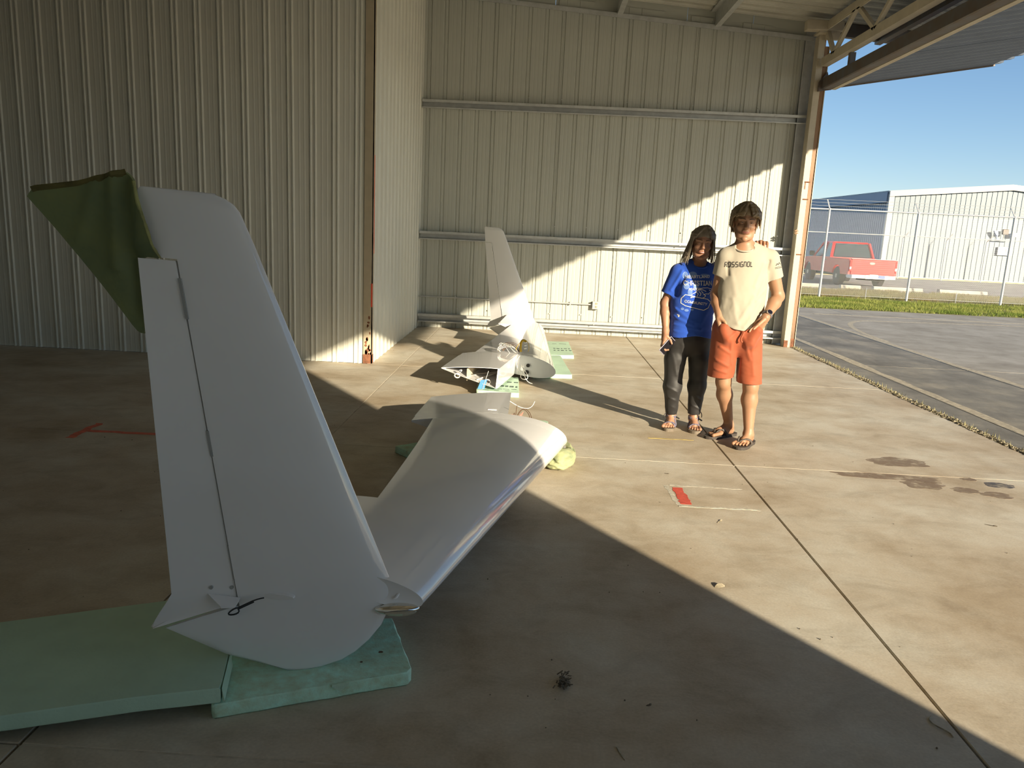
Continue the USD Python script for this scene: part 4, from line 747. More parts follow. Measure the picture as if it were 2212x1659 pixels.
# ================================================================ two people
class Field:
    """A distance field on a grid; shapes are blended in, and its zero surface becomes one continuous mesh."""
    def __init__(s, lo, hi, h):
        s.lo, s.h = A_(lo, float), h; s.n = np.ceil((A_(hi) - s.lo) / h).astype(int) + 1; s.F = np.full(s.n, .08, np.float32)
        s.ax = [(s.lo[i] + h * np.arange(s.n[i])).astype(np.float32) for i in range(3)]
    def _box(s, lo, hi):
        a = np.clip(np.floor((A_(lo) - s.lo) / s.h).astype(int), 0, s.n); b = np.clip(np.ceil((A_(hi) - s.lo) / s.h).astype(int) + 1, 0, s.n)
        sl = tuple(slice(i, j) for i, j in zip(a, b)); return sl, s.ax[0][sl[0]][:, None, None], s.ax[1][sl[1]][None, :, None], s.ax[2][sl[2]][None, None, :]
    def _put(s, sl, d, k, sub=False):
        f = s.F[sl]
        if sub: d = -d; h = np.maximum(k - np.abs(f - d), 0) / k; s.F[sl] = np.maximum(f, d) + h * h * k / 4
        else: h = np.maximum(k - np.abs(f - d), 0) / k; s.F[sl] = np.minimum(f, d) - h * h * k / 4
    def cone(s, a, b, ra, rb, k=.02, sy=1., sub=False, clip=None):
        a, b = A_(a, float), A_(b, float); R = max(ra, rb) * max(1, sy) + k + .03
        sl, X, Y, Z = s._box(np.minimum(a, b) - R, np.maximum(a, b) + R)
        if 0 in s.F[sl].shape: return
        ym = (a[1] + b[1]) / 2; Yq = ym + (Y - ym) / sy; aa, bb = a.copy(), b.copy(); aa[1] = ym + (a[1] - ym) / sy; bb[1] = ym + (b[1] - ym) / sy
        d = bb - aa; t = np.clip(((X - aa[0]) * d[0] + (Yq - aa[1]) * d[1] + (Z - aa[2]) * d[2]) / (d @ d + 1e-9), 0, 1)
        q = np.sqrt((X - aa[0] - t * d[0]) ** 2 + (Yq - aa[1] - t * d[1]) ** 2 + (Z - aa[2] - t * d[2]) ** 2) - (ra + (rb - ra) * t); q = q * min(1, sy)
        if clip is not None:
            p, nrm = clip; q = np.maximum(q, (X - p[0]) * nrm[0] + (Y - p[1]) * nrm[1] + (Z - p[2]) * nrm[2])
        s._put(sl, q, k, sub)
    def ell(s, c, r, k=.02, R=None, sub=False):
        c, r = A_(c, float), A_(r, float); m = r.max() + k + .03; sl, X, Y, Z = s._box(c - m, c + m)
        if 0 in s.F[sl].shape: return
        x, y, z = X - c[0], Y - c[1], Z - c[2]
        if R is not None: x, y, z = (R[0, i] * x + R[1, i] * y + R[2, i] * z for i in range(3))
        k0 = np.sqrt((x / r[0]) ** 2 + (y / r[1]) ** 2 + (z / r[2]) ** 2); k1 = np.sqrt((x / r[0] ** 2) ** 2 + (y / r[1] ** 2) ** 2 + (z / r[2] ** 2) ** 2)
        s._put(sl, k0 * (k0 - 1) / np.maximum(k1, 1e-6), k, sub)
    def chain(s, pts, rs, k=.02, **kw):
        for i in range(len(pts) - 1): s.cone(pts[i], pts[i + 1], rs[i], rs[i + 1], k, **kw)
    def cut(s, fn):
        X, Y, Z = s.ax[0][:, None, None], s.ax[1][None, :, None], s.ax[2][None, None, :]; s.F = np.maximum(s.F, fn(X, Y, Z).astype(np.float32))
    def wrinkle(s, amp, scale, seed, mask=None):
        idx = np.argwhere(np.abs(s.F) < amp + 2.5 * s.h); p = s.lo + idx * s.h
        v = (meshkit.fbm(p * scale, 3, seed) - .5) * 2 * amp
        if mask is not None: v = v * mask(p)
        s.F[tuple(idx.T)] += v.astype(np.float32)
    def folds(s, items):
        """Creases: (point a, point b, depth, width): a raised ridge along a segment."""
        idx = np.argwhere(np.abs(s.F) < .03); p = s.lo + idx * s.h; tot = np.zeros(len(p))
        for a, b, dep, w in items:
            a, b = A_(a, float), A_(b, float); d = b - a; t = np.clip(((p - a) @ d) / (d @ d), 0, 1); q = np.linalg.norm((p - a - t[:, None] * d) * [1, .35, 1], axis=1); tot += dep * np.exp(-(q / w) ** 2)
        s.F[tuple(idx.T)] -= tot.astype(np.float32)
    def mesh(s, smooth=2):
        F = s.F; F[0], F[-1] = .05, .05; F[:, 0], F[:, -1] = .05, .05; F[:, :, 0], F[:, :, -1] = .05, .05
        ins = F < 0; n = s.n - 1; cs = np.zeros(n, np.int8)
        for i, j, k in np.ndindex(2, 2, 2): cs += ins[i:i + n[0], j:j + n[1], k:k + n[2]]
        act = (cs > 0) & (cs < 8); ids = np.full(n, -1, np.int64); cell = np.argwhere(act); ids[act] = np.arange(len(cell))
        acc = np.zeros((len(cell), 3)); cnt = np.zeros(len(cell)); cx, cy, cz = cell.T
        for ax in range(3):
            o = [q for q in range(3) if q != ax]
            for a, b in np.ndindex(2, 2):
                off0 = np.zeros(3, int); off0[o[0]] = a; off0[o[1]] = b; off1 = off0.copy(); off1[ax] = 1
                f0 = F[cx + off0[0], cy + off0[1], cz + off0[2]]; f1 = F[cx + off1[0], cy + off1[1], cz + off1[2]]; m = (f0 < 0) != (f1 < 0)
                t = f0[m] / (f0[m] - f1[m]); p = np.tile(off0.astype(float), (m.sum(), 1)); p[:, ax] = t; acc[m] += p; cnt[m] += 1
        v = s.lo + (cell + acc / cnt[:, None]) * s.h; faces = []
        for ax in range(3):
            u, w = (ax + 1) % 3, (ax + 2) % 3; a = [slice(1, -1)] * 3; a[ax] = slice(0, -1); b = [slice(1, -1)] * 3; b[ax] = slice(1, None)
            fa, fb = ins[tuple(a)], ins[tuple(b)]; e = np.argwhere(fa != fb); fl = fa[tuple(e.T)]; e = e + 1; e[:, ax] -= 1
            q = []
            for du, dw in ((-1, -1), (0, -1), (0, 0), (-1, 0)):
                c = e.copy(); c[:, u] += du; c[:, w] += dw; q.append(ids[tuple(c.T)])
            q = np.stack(q, 1); q[~fl] = q[~fl][:, ::-1]; faces.append(q)
        q = np.vstack(faces); m = trimesh.Trimesh(v, np.vstack([q[:, [0, 1, 2]], q[:, [0, 2, 3]]]), process=False)
        if smooth:
            from scipy.sparse import coo_matrix
            e = m.edges_unique; N = len(v); a = coo_matrix((np.ones(2 * len(e)), (np.r_[e[:, 0], e[:, 1]], np.r_[e[:, 1], e[:, 0]])), shape=(N, N)).tocsr(); dg = np.maximum(np.asarray(a.sum(1)), 1); p = np.array(m.vertices)
            for it in range(smooth):
                p = p + .5 * (a @ p / dg - p); p = p - .5 * (a @ p / dg - p)
            m.vertices = p
        return m
def rot_zxy(yaw, pitch=0., roll=0.):
    """yaw about z, pitch about x (nod), roll about y (tilt), degrees."""
    a, b, c = map(math.radians, (yaw, pitch, roll))
    Z = A_([[math.cos(a), -math.sin(a), 0], [math.sin(a), math.cos(a), 0], [0, 0, 1]]); X = A_([[1, 0, 0], [0, math.cos(b), -math.sin(b)], [0, math.sin(b), math.cos(b)]]); Y = A_([[math.cos(c), 0, math.sin(c)], [0, 1, 0], [-math.sin(c), 0, math.cos(c)]])
    return Z @ X @ Y
SKIN_M = mat('skin_tanned', (.37, .20, .115), .5, var=.12, scale=9., subsurface_weight=.12, subsurface_radius=(.6, .25, .12), subsurface_scale=.008)
SKIN_W = mat('skin_ruddy', (.40, .21, .13), .5, var=.14, scale=9., subsurface_weight=.12, subsurface_radius=(.6, .25, .12), subsurface_scale=.008)
EYEW = mat('eye_white', (.70, .66, .62), .25); IRIS = mat('iris', (.05, .06, .07), .2); LIPS = mat('lips', (.42, .16, .13), .45); TEETH = mat('teeth', (.78, .74, .66), .3); NAIL = mat('nail', (.62, .42, .33), .35)

BROW = mat('brow_hair', (.06, .042, .025), .7)
class Head:
    """A head in its own frame (x to the picture's right, y backwards, z up, origin midway between the ears), turned by R and set at c."""
    def __init__(s, c, R, k=1.): s.c, s.R, s.k = A_(c, float), R, k
    def p(s, x, y, z): return s.c + s.R @ (A_([x, y, z]) * s.k)
    def build(s, F, male=True):
        k, R = s.k, s.R; E = lambda c, r, kk, sub=False: F.ell(s.p(*c), A_(r) * k, kk * k, R, sub); C = lambda a, b, ra, rb, kk, sub=False: F.cone(s.p(*a), s.p(*b), ra * k, rb * k, kk * k, 1., sub)
        E((0, .012, .045), (.074, .094, .085), .02); E((0, -.022, -.02), (.057, .070, .085), .03)
        C((-.034, -.042, -.080), (.034, -.042, -.080), .026 if male else .023, .026 if male else .023, .03); E((0, -.078, -.100), (.024, .020, .020), .02)
        C((-.052, -.005, -.050), (-.026, -.055, -.088), .020, .018, .02); C((.052, -.005, -.050), (.026, -.055, -.088), .020, .018, .02)
        for q in (-1, 1):
            C((q * .012, -.084, .032), (q * .050, -.068, .030), .012, .011, .012)                      # brow
            E((q * .038, -.066, -.022), (.024, .018, .018), .02)                                       # cheek
            E((q * .031, -.092, .010), (.017, .014, .011), .010, True)                                  # socket
            E((q * .031, -.0735, .011), (.0165, .012, .010), .006)                                      # lids
            E((q * .076, .012, -.005), (.008, .018, .030), .006); E((q * .082, .010, -.002), (.006, .010, .016), .006, True)   # ear
        C((0, -.086, .020), (0, -.108, -.020), .0075, .0115, .010); E((0, -.100, -.024), (.017, .011, .010), .008)             # nose
        for q in (-1, 1): E((q * .0075, -.112, -.033), (.0042, .005, .004), .003, True)
        E((0, -.088, -.052), (.026, .012, .016), .012)                                                  # muzzle
        C((-.014, -.099, -.0565), (.014, -.099, -.0565), .0020, .0020, .004, True)                     # mouth line
        for q in (-1, 1): C((q * .022, -.086, -.030), (q * .031, -.080, -.058), .0022, .0016, .006, True)   # smile fold
    def feats(s, person, smile, skin):
        k = s.k
        for q in (-1, 1):
            m = trimesh.creation.icosphere(3, .0108 * k); m.apply_translation(s.p(q * .031, -.0738, .0095)); e = obj('eye', m, EYEW, person, smooth=True)
            m = trimesh.creation.icosphere(2, 1.); v = np.array(m.vertices) * [.0052, .0022, .0052] * k; m = trimesh.Trimesh(v @ s.R.T + s.p(q * .031, -.0836, .0092), m.faces, process=False); obj('iris', m, IRIS, e, smooth=True)
            lid = [s.p(q * .031 + .0165 * math.cos(a), -.0845 + .006 * abs(math.cos(a)) ** 2, .0105 + .0012 * math.sin(a)) for a in np.linspace(.15, 2.99, 9)]
            obj('upper_eyelid', tube(lid, .0022 * k, 6), skin, person, smooth=True)
            lid = [s.p(q * .031 + .0155 * math.cos(a), -.0845 + .006 * abs(math.cos(a)) ** 2, .0072 - .0016 * math.sin(a)) for a in np.linspace(.15, 2.99, 9)]
            obj('lower_eyelid', tube(lid, .0020 * k, 6), skin, person, smooth=True)
            br = [s.p(q * x, y, z) for x, y, z in ((.012, -.097, .029), (.025, -.096, .034), (.040, -.089, .0345), (.053, -.077, .029))]
            obj('eyebrow', tube(spline(br, 10), np.array([.0014, .0022, .0026, .0027, .0026, .0024, .0022, .0019, .0015, .0009]) * k, 6), BROW, person, smooth=True)
        up = [s.p(x, -.1000 + 13 * x * x, -.0535 + 6.5 * x * x) for x in np.linspace(-.030, .030, 11)]; lo = [s.p(x, -.0985 + 13 * x * x, -.0600 + 10. * x * x) for x in np.linspace(-.027, .027, 11)]
        w = np.sin(np.linspace(.25, np.pi - .25, 11)); dz = .0025 if smile else 0
        obj('upper_lip', tube(up, .0024 * w * k, 6), LIPS, person, smooth=True); obj('lower_lip', tube([p - s.R @ [0, 0, dz * k] for p in lo], .0030 * w * k, 6), LIPS, person, smooth=True)
        if smile: obj('teeth', tube([s.p(x, -.0965 + 11 * x * x, -.0575 + 4 * x * x) for x in np.linspace(-.017, .017, 9)], .0034 * np.sin(np.linspace(.4, np.pi - .4, 9)) * k, 6), TEETH, person, smooth=True)
    def hairdo(s, locks, cap, h=.003, r0=.011, seed=1, k_=.006):
        """Hair as many tapering locks that lie on the skull, blended into one surface."""
        pts = np.vstack([[s.p(*q) for q in l] for l in locks]); F = Field(pts.min(0) - .05, pts.max(0) + .05, h); r = np.random.default_rng(seed)
        for c, e in cap: F.ell(s.p(*c), A_(e) * s.k, .012, s.R)
        F.ell(s.p(0, -.075, -.035), A_([.060, .060, .090]) * s.k, .012, s.R, True)
        for l in locks:
            q = [s.p(*x) for x in l]; n = len(q); rr = r0 * (.75 + .5 * r.random()); F.chain(q, [rr * (1 - .72 * i / (n - 1)) for i in range(n)], k_)
        return F.mesh(1)
def lock(az, z_end, r=random, lift=.012, start=(0, .02, .136), out=0., n=6, sweep=0.):
    n = 11
    """One lock from the crown down to z_end at azimuth az (degrees; 0 is the face)."""
    a = math.radians(az); L = []
    for i in range(n):
        q = i / (n - 1); th = q * math.pi / 2
        if q < .6: u = q / .6; rad = math.sin(u * math.pi / 2); z = .045 + .088 * math.cos(u * math.pi / 2)
        else: u = (q - .6) / .4; rad = 1. + out * u; z = .045 + (z_end - .045) * u
        aa = a + math.radians(sweep) * q; x = math.sin(aa) * (.076 + lift) * rad; y = .012 - math.cos(aa) * (.096 + lift) * rad
        w = min(1, q * 2.2); L.append(((1 - w) * start[0] + w * x, (1 - w) * start[1] + w * y, (1 - w) * start[2] + w * z + lift * .6))
    return L
def drape(flat, shirt_ray, ox, oz, ang=0., lift=.0016, y0=4.0, size=.006):
    """Lays flat lettering (x, y) on the front of a garment, its origin at (ox, oz)."""
    v, f = trimesh.remesh.subdivide_to_size(flat.vertices, flat.faces, size, max_iter=12); c, s_ = math.cos(ang), math.sin(ang)
    x = ox + v[:, 0] * c - v[:, 1] * s_; z = oz + v[:, 0] * s_ + v[:, 1] * c
    loc, ir, it = shirt_ray.ray.intersects_location(np.column_stack([x, np.full(len(x), y0), z]), np.tile([0, 1., 0], (len(x), 1)), multiple_hits=False)
    y = np.full(len(x), np.nan); y[ir] = loc[:, 1]; bad = np.isnan(y); keep = ~bad[f].any(1)
    y = np.where(bad, 0, y); m = trimesh.Trimesh(np.column_stack([x, y - lift + (v[:, 2] > v[:, 2].mean()) * 0 + (v[:, 2] < .0005) * .0035, z]), f[keep], process=False); m.remove_unreferenced_vertices(); return m
from shapely.geometry import LineString, MultiPolygon, Point
from shapely import affinity
from shapely.ops import unary_union
def strokes(lines, w, cap=2, join=1):
    g = unary_union([LineString(l).buffer(w / 2, cap_style=cap, join_style=join, quad_segs=4) for l in lines]); return g
def flat(g, d=.001):
    gs = getattr(g, 'geoms', [g]); return cat([trimesh.creation.extrude_polygon(q, d, engine='earcut') for q in gs if q.area > 1e-9])
LET = {'R': [[(0, 0), (0, 1), (.5, 1), (.6, .9), (.6, .6), (.5, .5), (0, .5)], [(.3, .5), (.62, 0)]], 'O': [[(.1, 0), (0, .1), (0, .9), (.1, 1), (.5, 1), (.6, .9), (.6, .1), (.5, 0), (.1, 0)]],
       'S': [[(0, 0), (.5, 0), (.6, .1), (.6, .42), (.5, .5), (.1, .5), (0, .6), (0, .9), (.1, 1), (.58, 1)]], 'I': [[(.05, 0), (.05, 1)]], 'G': [[(.58, 1), (.1, 1), (0, .9), (0, .1), (.1, 0), (.6, 0), (.6, .5), (.32, .5)]],
       'n': [[(0, 0), (0, 1), (.5, 1), (.6, .9), (.6, 0)]], 'L': [[(0, 1), (0, .1), (.1, 0), (.5, 0)]]}
def stroke_text(word, height, w=.19, slant=.12):
    x = 0; L = []
    for ch in word:
        L += [[((x + a + slant * b) * height, b * height) for a, b in l] for l in LET[ch]]; x += .42 if ch == 'I' else .95
    return strokes(L, w * height)

# ---------------------------------------------------------------- the man
man = thing('person', 'tall person in cream lettered t-shirt and rust-orange shorts, hands at the pockets', 'person', (1.60, 5.78, 0))
HM = Head((1.503, 5.738, 1.640), rot_zxy(-7, 2, 2), 1.04)
F = Field((1.22, 5.42, -.01), (1.93, 6.12, 1.84), .0042)
HM.build(F, True)
F.cone((1.512, 5.765, 1.57), (1.525, 5.785, 1.42), .056, .062, .03)
F.cone((1.53, 5.785, 1.45), (1.41, 5.79, 1.40), .05, .045, .05); F.cone((1.53, 5.785, 1.45), (1.71, 5.79, 1.405), .05, .045, .05)
F.cone((1.545, 5.785, 1.34), (1.54, 5.785, 1.16), .150, .140, .05, .66); F.cone((1.54, 5.785, 1.16), (1.535, 5.78, .98), .138, .130, .05, .70); F.cone((1.535, 5.78, .98), (1.535, 5.785, .87), .135, .150, .05, .72)
RS, RE, RW_ = (1.400, 5.79, 1.385), (1.368, 5.825, 1.115), (1.378, 5.715, .962)
LS, LE_, LW = (1.725, 5.79, 1.390), (1.822, 5.815, 1.125), (1.695, 5.640, .982)
for S_, E_, W_ in ((RS, RE, RW_), (LS, LE_, LW)):
    F.cone(S_, E_, .056, .044, .03); m_ = A_(E_) * .68 + A_(W_) * .32; F.cone(E_, m_, .044, .046, .02); F.cone(m_, W_, .046, .029, .02)
# hands: palm, four fingers in the pocket, thumb outside
def pocket_hand(F, w, d, side, thumb, kk=.010):
    w, d = A_(w), A_(d) / np.linalg.norm(d); s_ = A_(side) / np.linalg.norm(side); nrm = np.cross(d, s_)
    for q, L in ((-.030, .070), (-.010, .078), (.010, .076), (.029, .066)):
        k0 = w + d * .085 + s_ * q; F.cone(w + d * .01 + s_ * q * .55, k0, .017, .0125, .012); k1 = k0 + d * L * .5 + nrm * .004; F.cone(k0, k1, .0105, .0095, .004); F.cone(k1, k1 + d * L * .42 + nrm * .012, .0095, .0078, .004)
    t0, t1, t2 = (w + A_(x) for x in thumb); F.cone(t0, t1, .016, .0115, kk); F.cone(t1, t2, .0112, .0088, .006)
pocket_hand(F, LW, (-.50, .14, -.83), (.80, -.10, -.50), ((-.018, -.016, -.02), (-.058, -.040, -.052), (-.092, -.050, -.085)))
pocket_hand(F, RW_, (.40, -.05, -.85), (-.8, -.35, -.3), ((.012, -.02, -.012), (.036, -.035, -.034), (.058, -.042, -.066)))
# legs
HR, KR, AR = (1.452, 5.79, .86), (1.482, 5.815, .455), (1.588, 5.935, .095); HL, KL, AL = (1.622, 5.785, .86), (1.668, 5.735, .45), (1.684, 5.715, .09)
for H_, K_, An in ((HR, KR, AR), (HL, KL, AL)):
    H_, K_, An = map(A_, (H_, K_, An)); F.cone(H_, K_, .088, .058, .03); c = K_ * .70 + An * .30 + [0, .018, 0]; F.cone(K_, c, .053, .058, .02); F.cone(c, An, .056, .033, .03); F.ell(K_ + [0, -.022, .0], (.036, .03, .045), .02)
def foot(F, ankle, heel, toe, w, k=.015, z0=.024, toes=True):
    """A foot from heel to toe with five toes."""
    h, t, a = A_([*heel, 0.]), A_([*toe, 0.]), A_(ankle, float); d = (t - h) / np.linalg.norm(t - h); s_ = A_([-d[1], d[0], 0]); L = np.linalg.norm(t - h)
    F.cone(a, h + d * L * .14 + [0, 0, z0 + .022], .033, .030, .02); F.cone(h + d * L * .14 + [0, 0, z0 + .024], h + d * L * .66 + [0, 0, z0 + .017], .031, .026, .02)
    F.cone(a + [0, 0, -.01], h + d * L * .55 + [0, 0, z0 + .034], .030, .020, .03)
    for q in (-1, 1): F.ell(a + s_ * q * .030 + [0, 0, -.012], (.012, .014, .016), .012)
    for i, q in enumerate((-1., -.46, .02, .48, .92)):
        r_ = (.0135, .0098, .0092, .0086, .0080)[i]; e = (.985, .97, .93, .885, .83)[i]; b0 = h + d * L * .64 + s_ * q * w * .42 + [0, 0, z0 + .014]; b1 = h + d * L * (e - .03) + s_ * q * w * .52 + [0, 0, z0 + r_ * .8]
        F.cone(h + d * L * .5 + s_ * q * w * .25 + [0, 0, z0 + .02], b0, .018, .014, .012); F.cone(b0, b1, r_ * 1.05, r_, .0045)
FR = ((1.640, 5.985), (1.408, 5.832)); FL_ = ((1.722, 5.775), (1.575, 5.560))
def toe_side(F, A, ft, w, great): foot(F, A, ft[0], ft[1], w * great)
toe_side(F, AR, FR, .086, -1); toe_side(F, AL, FL_, .088, 1)
body = F.mesh(2); obj('body', body, SKIN_M, man, smooth=True)
HAIR_M = mat('brown_hair', (.13, .088, .046), .45, var=.5, scale=26., tint=(.26, .19, .105), stretch=(1, 1, .25)); HM.hair = HAIR_M
HM.feats(man, False, SKIN_M)
r = random.Random(3); locks = []
for az in range(-174, 180, 6):
    a = abs(az)
    for rep in range(2):
        j = r.uniform(-4, 4); st = (.010 * (1 if az > 0 else -1) * r.random(), -.055 + .10 * r.random(), .126 + .006 * r.random())
        if a < 28: locks.append(lock(az + j, .058 + .012 * r.random(), lift=.016, start=st, sweep=(30 if az > 0 else -34), out=.06))
        elif a < 62: locks.append(lock(az + j, .030 + .03 * r.random() - (a - 28) * .0009, lift=.020, start=st, sweep=(16 if az > 0 else -16), out=.10))
        elif a < 112: locks.append(lock(az + j, -.045 + .04 * r.random(), lift=.022, start=st, out=.05, sweep=(5 if az > 0 else -5)))
        else: locks.append(lock(az + j, -.085 + .03 * r.random(), lift=.018, start=st, out=-.05))
hm = HM.hairdo(locks, [((0, .020, .060), (.088, .104, .090)), ((0, .045, .0), (.082, .074, .085))], .0028, .0085, 2)
obj('hair', hm, HAIR_M, man, smooth=True)
# t-shirt
F = Field((1.26, 5.56, .82), (1.92, 6.0, 1.54), .0042)
T_ = .013
F.cone((1.53, 5.787, 1.452), (1.405, 5.792, 1.405), .052 + T_ * .6, .055, .05); F.cone((1.53, 5.787, 1.452), (1.722, 5.792, 1.410), .052 + T_ * .6, .055, .05)
F.cone((1.545, 5.782, 1.34), (1.54, 5.78, 1.16), .166, .163, .05, .67); F.cone((1.54, 5.78, 1.16), (1.535, 5.772, .99), .160, .158, .05, .73); F.cone((1.535, 5.772, 1.0), (1.532, 5.768, .80), .157, .172, .05, .78)
def sleeve(F, S_, E_, q, r0, r1): S_, E_ = A_(S_), A_(E_); e = S_ + (E_ - S_) * q; d = (E_ - S_) / np.linalg.norm(E_ - S_); F.cone(S_, S_ + (E_ - S_) * (q + .25), r0, r1 + (r1 - r0) * .2, .03, clip=(e, d))
sleeve(F, RS, RE, .46, .070, .066); sleeve(F, LS, LE_, .50, .070, .067)
F.cone((1.515, 5.752, 1.53), (1.527, 5.792, 1.452), .066, .066, .008, 1., True); F.ell((1.512, 5.71, 1.475), (.066, .05, .026), .01, None, True)
F.folds([((1.66, 5.70, 1.36), (1.60, 5.68, 1.20), .006, .016), ((1.70, 5.70, 1.30), (1.62, 5.66, 1.10), .005, .014), ((1.60, 5.68, 1.12), (1.50, 5.66, .93), .008, .018), ((1.65, 5.68, 1.08), (1.55, 5.65, .90), .007, .016), ((1.45, 5.67, 1.10), (1.49, 5.66, .93), .005, .018), ((1.42, 5.68, 1.30), (1.47, 5.67, 1.12), .004, .022), ((1.68, 5.70, 1.17), (1.58, 5.67, 1.07), .004, .012), ((1.70, 5.72, 1.385), (1.69, 5.70, 1.28), -.008, .010), ((1.40, 5.72, 1.36), (1.41, 5.70, 1.27), -.006, .010)])
F.wrinkle(.0045, A_([14., 14., 7.]), 4, lambda p: .5 + .7 * (p[:, 2] < 1.1))
HEM = lambda x: np.interp(x, [1.30, 1.37, 1.42, 1.48, 1.545, 1.60, 1.64, 1.675, 1.72, 1.80], [1.0, .945, .905, .880, .872, .893, .935, .995, 1.02, 1.02])
F.cut(lambda X, Y, Z: np.where(np.abs(X - 1.54) < .23, HEM(X) + .02 * np.clip(Y - 5.75, 0, .1) / .1 - Z, -1.))
F.cut(lambda X, Y, Z: np.where((X < 1.345) | (X > 1.76), 1.12 - Z, -1))
shirt = F.mesh(2); SHIRT_C = mat('cream_cotton', (.40, .362, .285), .85, var=.06, scale=5., sheen_weight=.2)
sh = obj('t_shirt', shirt, SHIRT_C, man, smooth=True, label='cream cotton t-shirt with dark lettering')
col_ = [A_([1.515 + .069 * math.cos(a), 5.752 + .062 * math.sin(a) * (1.1 if math.sin(a) < 0 else 1.), 1.472 + .028 * math.sin(a) + .006 * math.cos(a)]) for a in np.linspace(0, 2 * np.pi, 41)[:-1]]
obj('collar', tube(col_, .0068, 8, True), SHIRT_C, sh, smooth=True)
PRINT_D = mat('dark_shirt_print', (.045, .04, .035), .8)
lt = stroke_text('ROSSIGnOL', .034); lt = affinity.scale(lt, .188 / (lt.bounds[2] - lt.bounds[0]), 1., origin=(0, 0))
obj('lettering', drape(flat(lt), shirt, 1.382, 1.326, .075), PRINT_D, sh)
ml = unary_union([strokes([[(0, 0), (.012, .014), (.02, .004), (.03, .018), (.044, .002)]], .004), strokes([[(x, -.012), (x + .004, -.012)] for x in np.linspace(-.006, .046, 8)] + [[(-.006, -.020), (.05, -.020)]], .0035)])
obj('sleeve_logo', drape(flat(ml), shirt, 1.752, 1.352, .2), PRINT_D, sh)
# shorts
F = Field((1.28, 5.54, .42), (1.82, 6.0, 1.02), .0042)
F.cone((1.535, 5.778, .97), (1.535, 5.783, .86), .148, .164, .04, .76); F.cone((1.452, 5.783, .86), (1.442, 5.795, .40), .098, .096, .04, 1.08); F.cone((1.620, 5.778, .86), (1.668, 5.748, .38), .100, .090, .04, 1.08)
F.cone((1.650, 5.664, .880), (1.608, 5.664, .79), .042, .036, .04)
F.cone((1.415, 5.690, .875), (1.445, 5.68, .80), .036, .03, .04)
F.folds([((1.40, 5.69, .74), (1.47, 5.68, .70), .006, .012), ((1.38, 5.69, .64), (1.47, 5.69, .60), .007, .012), ((1.37, 5.69, .57), (1.46, 5.69, .55), .006, .010), ((1.47, 5.68, .80), (1.50, 5.69, .62), .006, .012), ((1.62, 5.67, .80), (1.66, 5.66, .55), .006, .018), ((1.56, 5.68, .82), (1.62, 5.67, .66), .006, .014), ((1.50, 5.66, .86), (1.44, 5.67, .80), .006, .014)])
F.wrinkle(.004, A_([9., 9., 16.]), 8)
F.cut(lambda X, Y, Z: np.maximum(Z - .975, np.where(X < 1.556, .503, .472) - Z)); F.cut(lambda X, Y, Z: np.where(Z < .66, .012 - np.abs(X - (1.556 + .0 * Z)) , -1))
SHORTS = mat('rust_orange_cloth', (.33, .072, .024), .75, var=.10, scale=6., sheen_weight=.2)
so = obj('shorts', F.mesh(2), SHORTS, man, smooth=True, label='rust-orange knee-length shorts')
obj('drawstring', tube(spline([(1.545, 5.643, .872), (1.540, 5.638, .84), (1.532, 5.638, .81), (1.545, 5.640, .79)], 12), .0065, 8), SHORTS, so, smooth=True)
# watch
WB = mat('watch_band', (.16, .15, .17), .5); WF = mat('watch_glass', (.012, .012, .022), .1); WR = mat('watch_ring', (.55, .50, .47), .3, .8)
w0 = A_(LW) + (A_(LE_) - A_(LW)) * .10; ax = (A_(LE_) - A_(LW)); ax /= np.linalg.norm(ax); fn_ = A_([-.15, -1., .1]); fn_ -= ax * (fn_ @ ax); fn_ /= np.linalg.norm(fn_); sd = np.cross(ax, fn_)
wt = obj('watch_band', cat([tube([w0 + ax * q + (fn_ * math.cos(a) + sd * math.sin(a)) * .0335 for a in np.linspace(0, 2 * np.pi, 33)[:-1]], .0042, 6, True) for q in (-.007, 0, .007)]), WB, man, smooth=True)
obj('watch_case', cyl(w0 + fn_ * .030, w0 + fn_ * .042, .0215, 28), WR, wt, smooth=40); obj('watch_face', cyl(w0 + fn_ * .040, w0 + fn_ * .0432, .0182, 28), WF, wt, smooth=40)
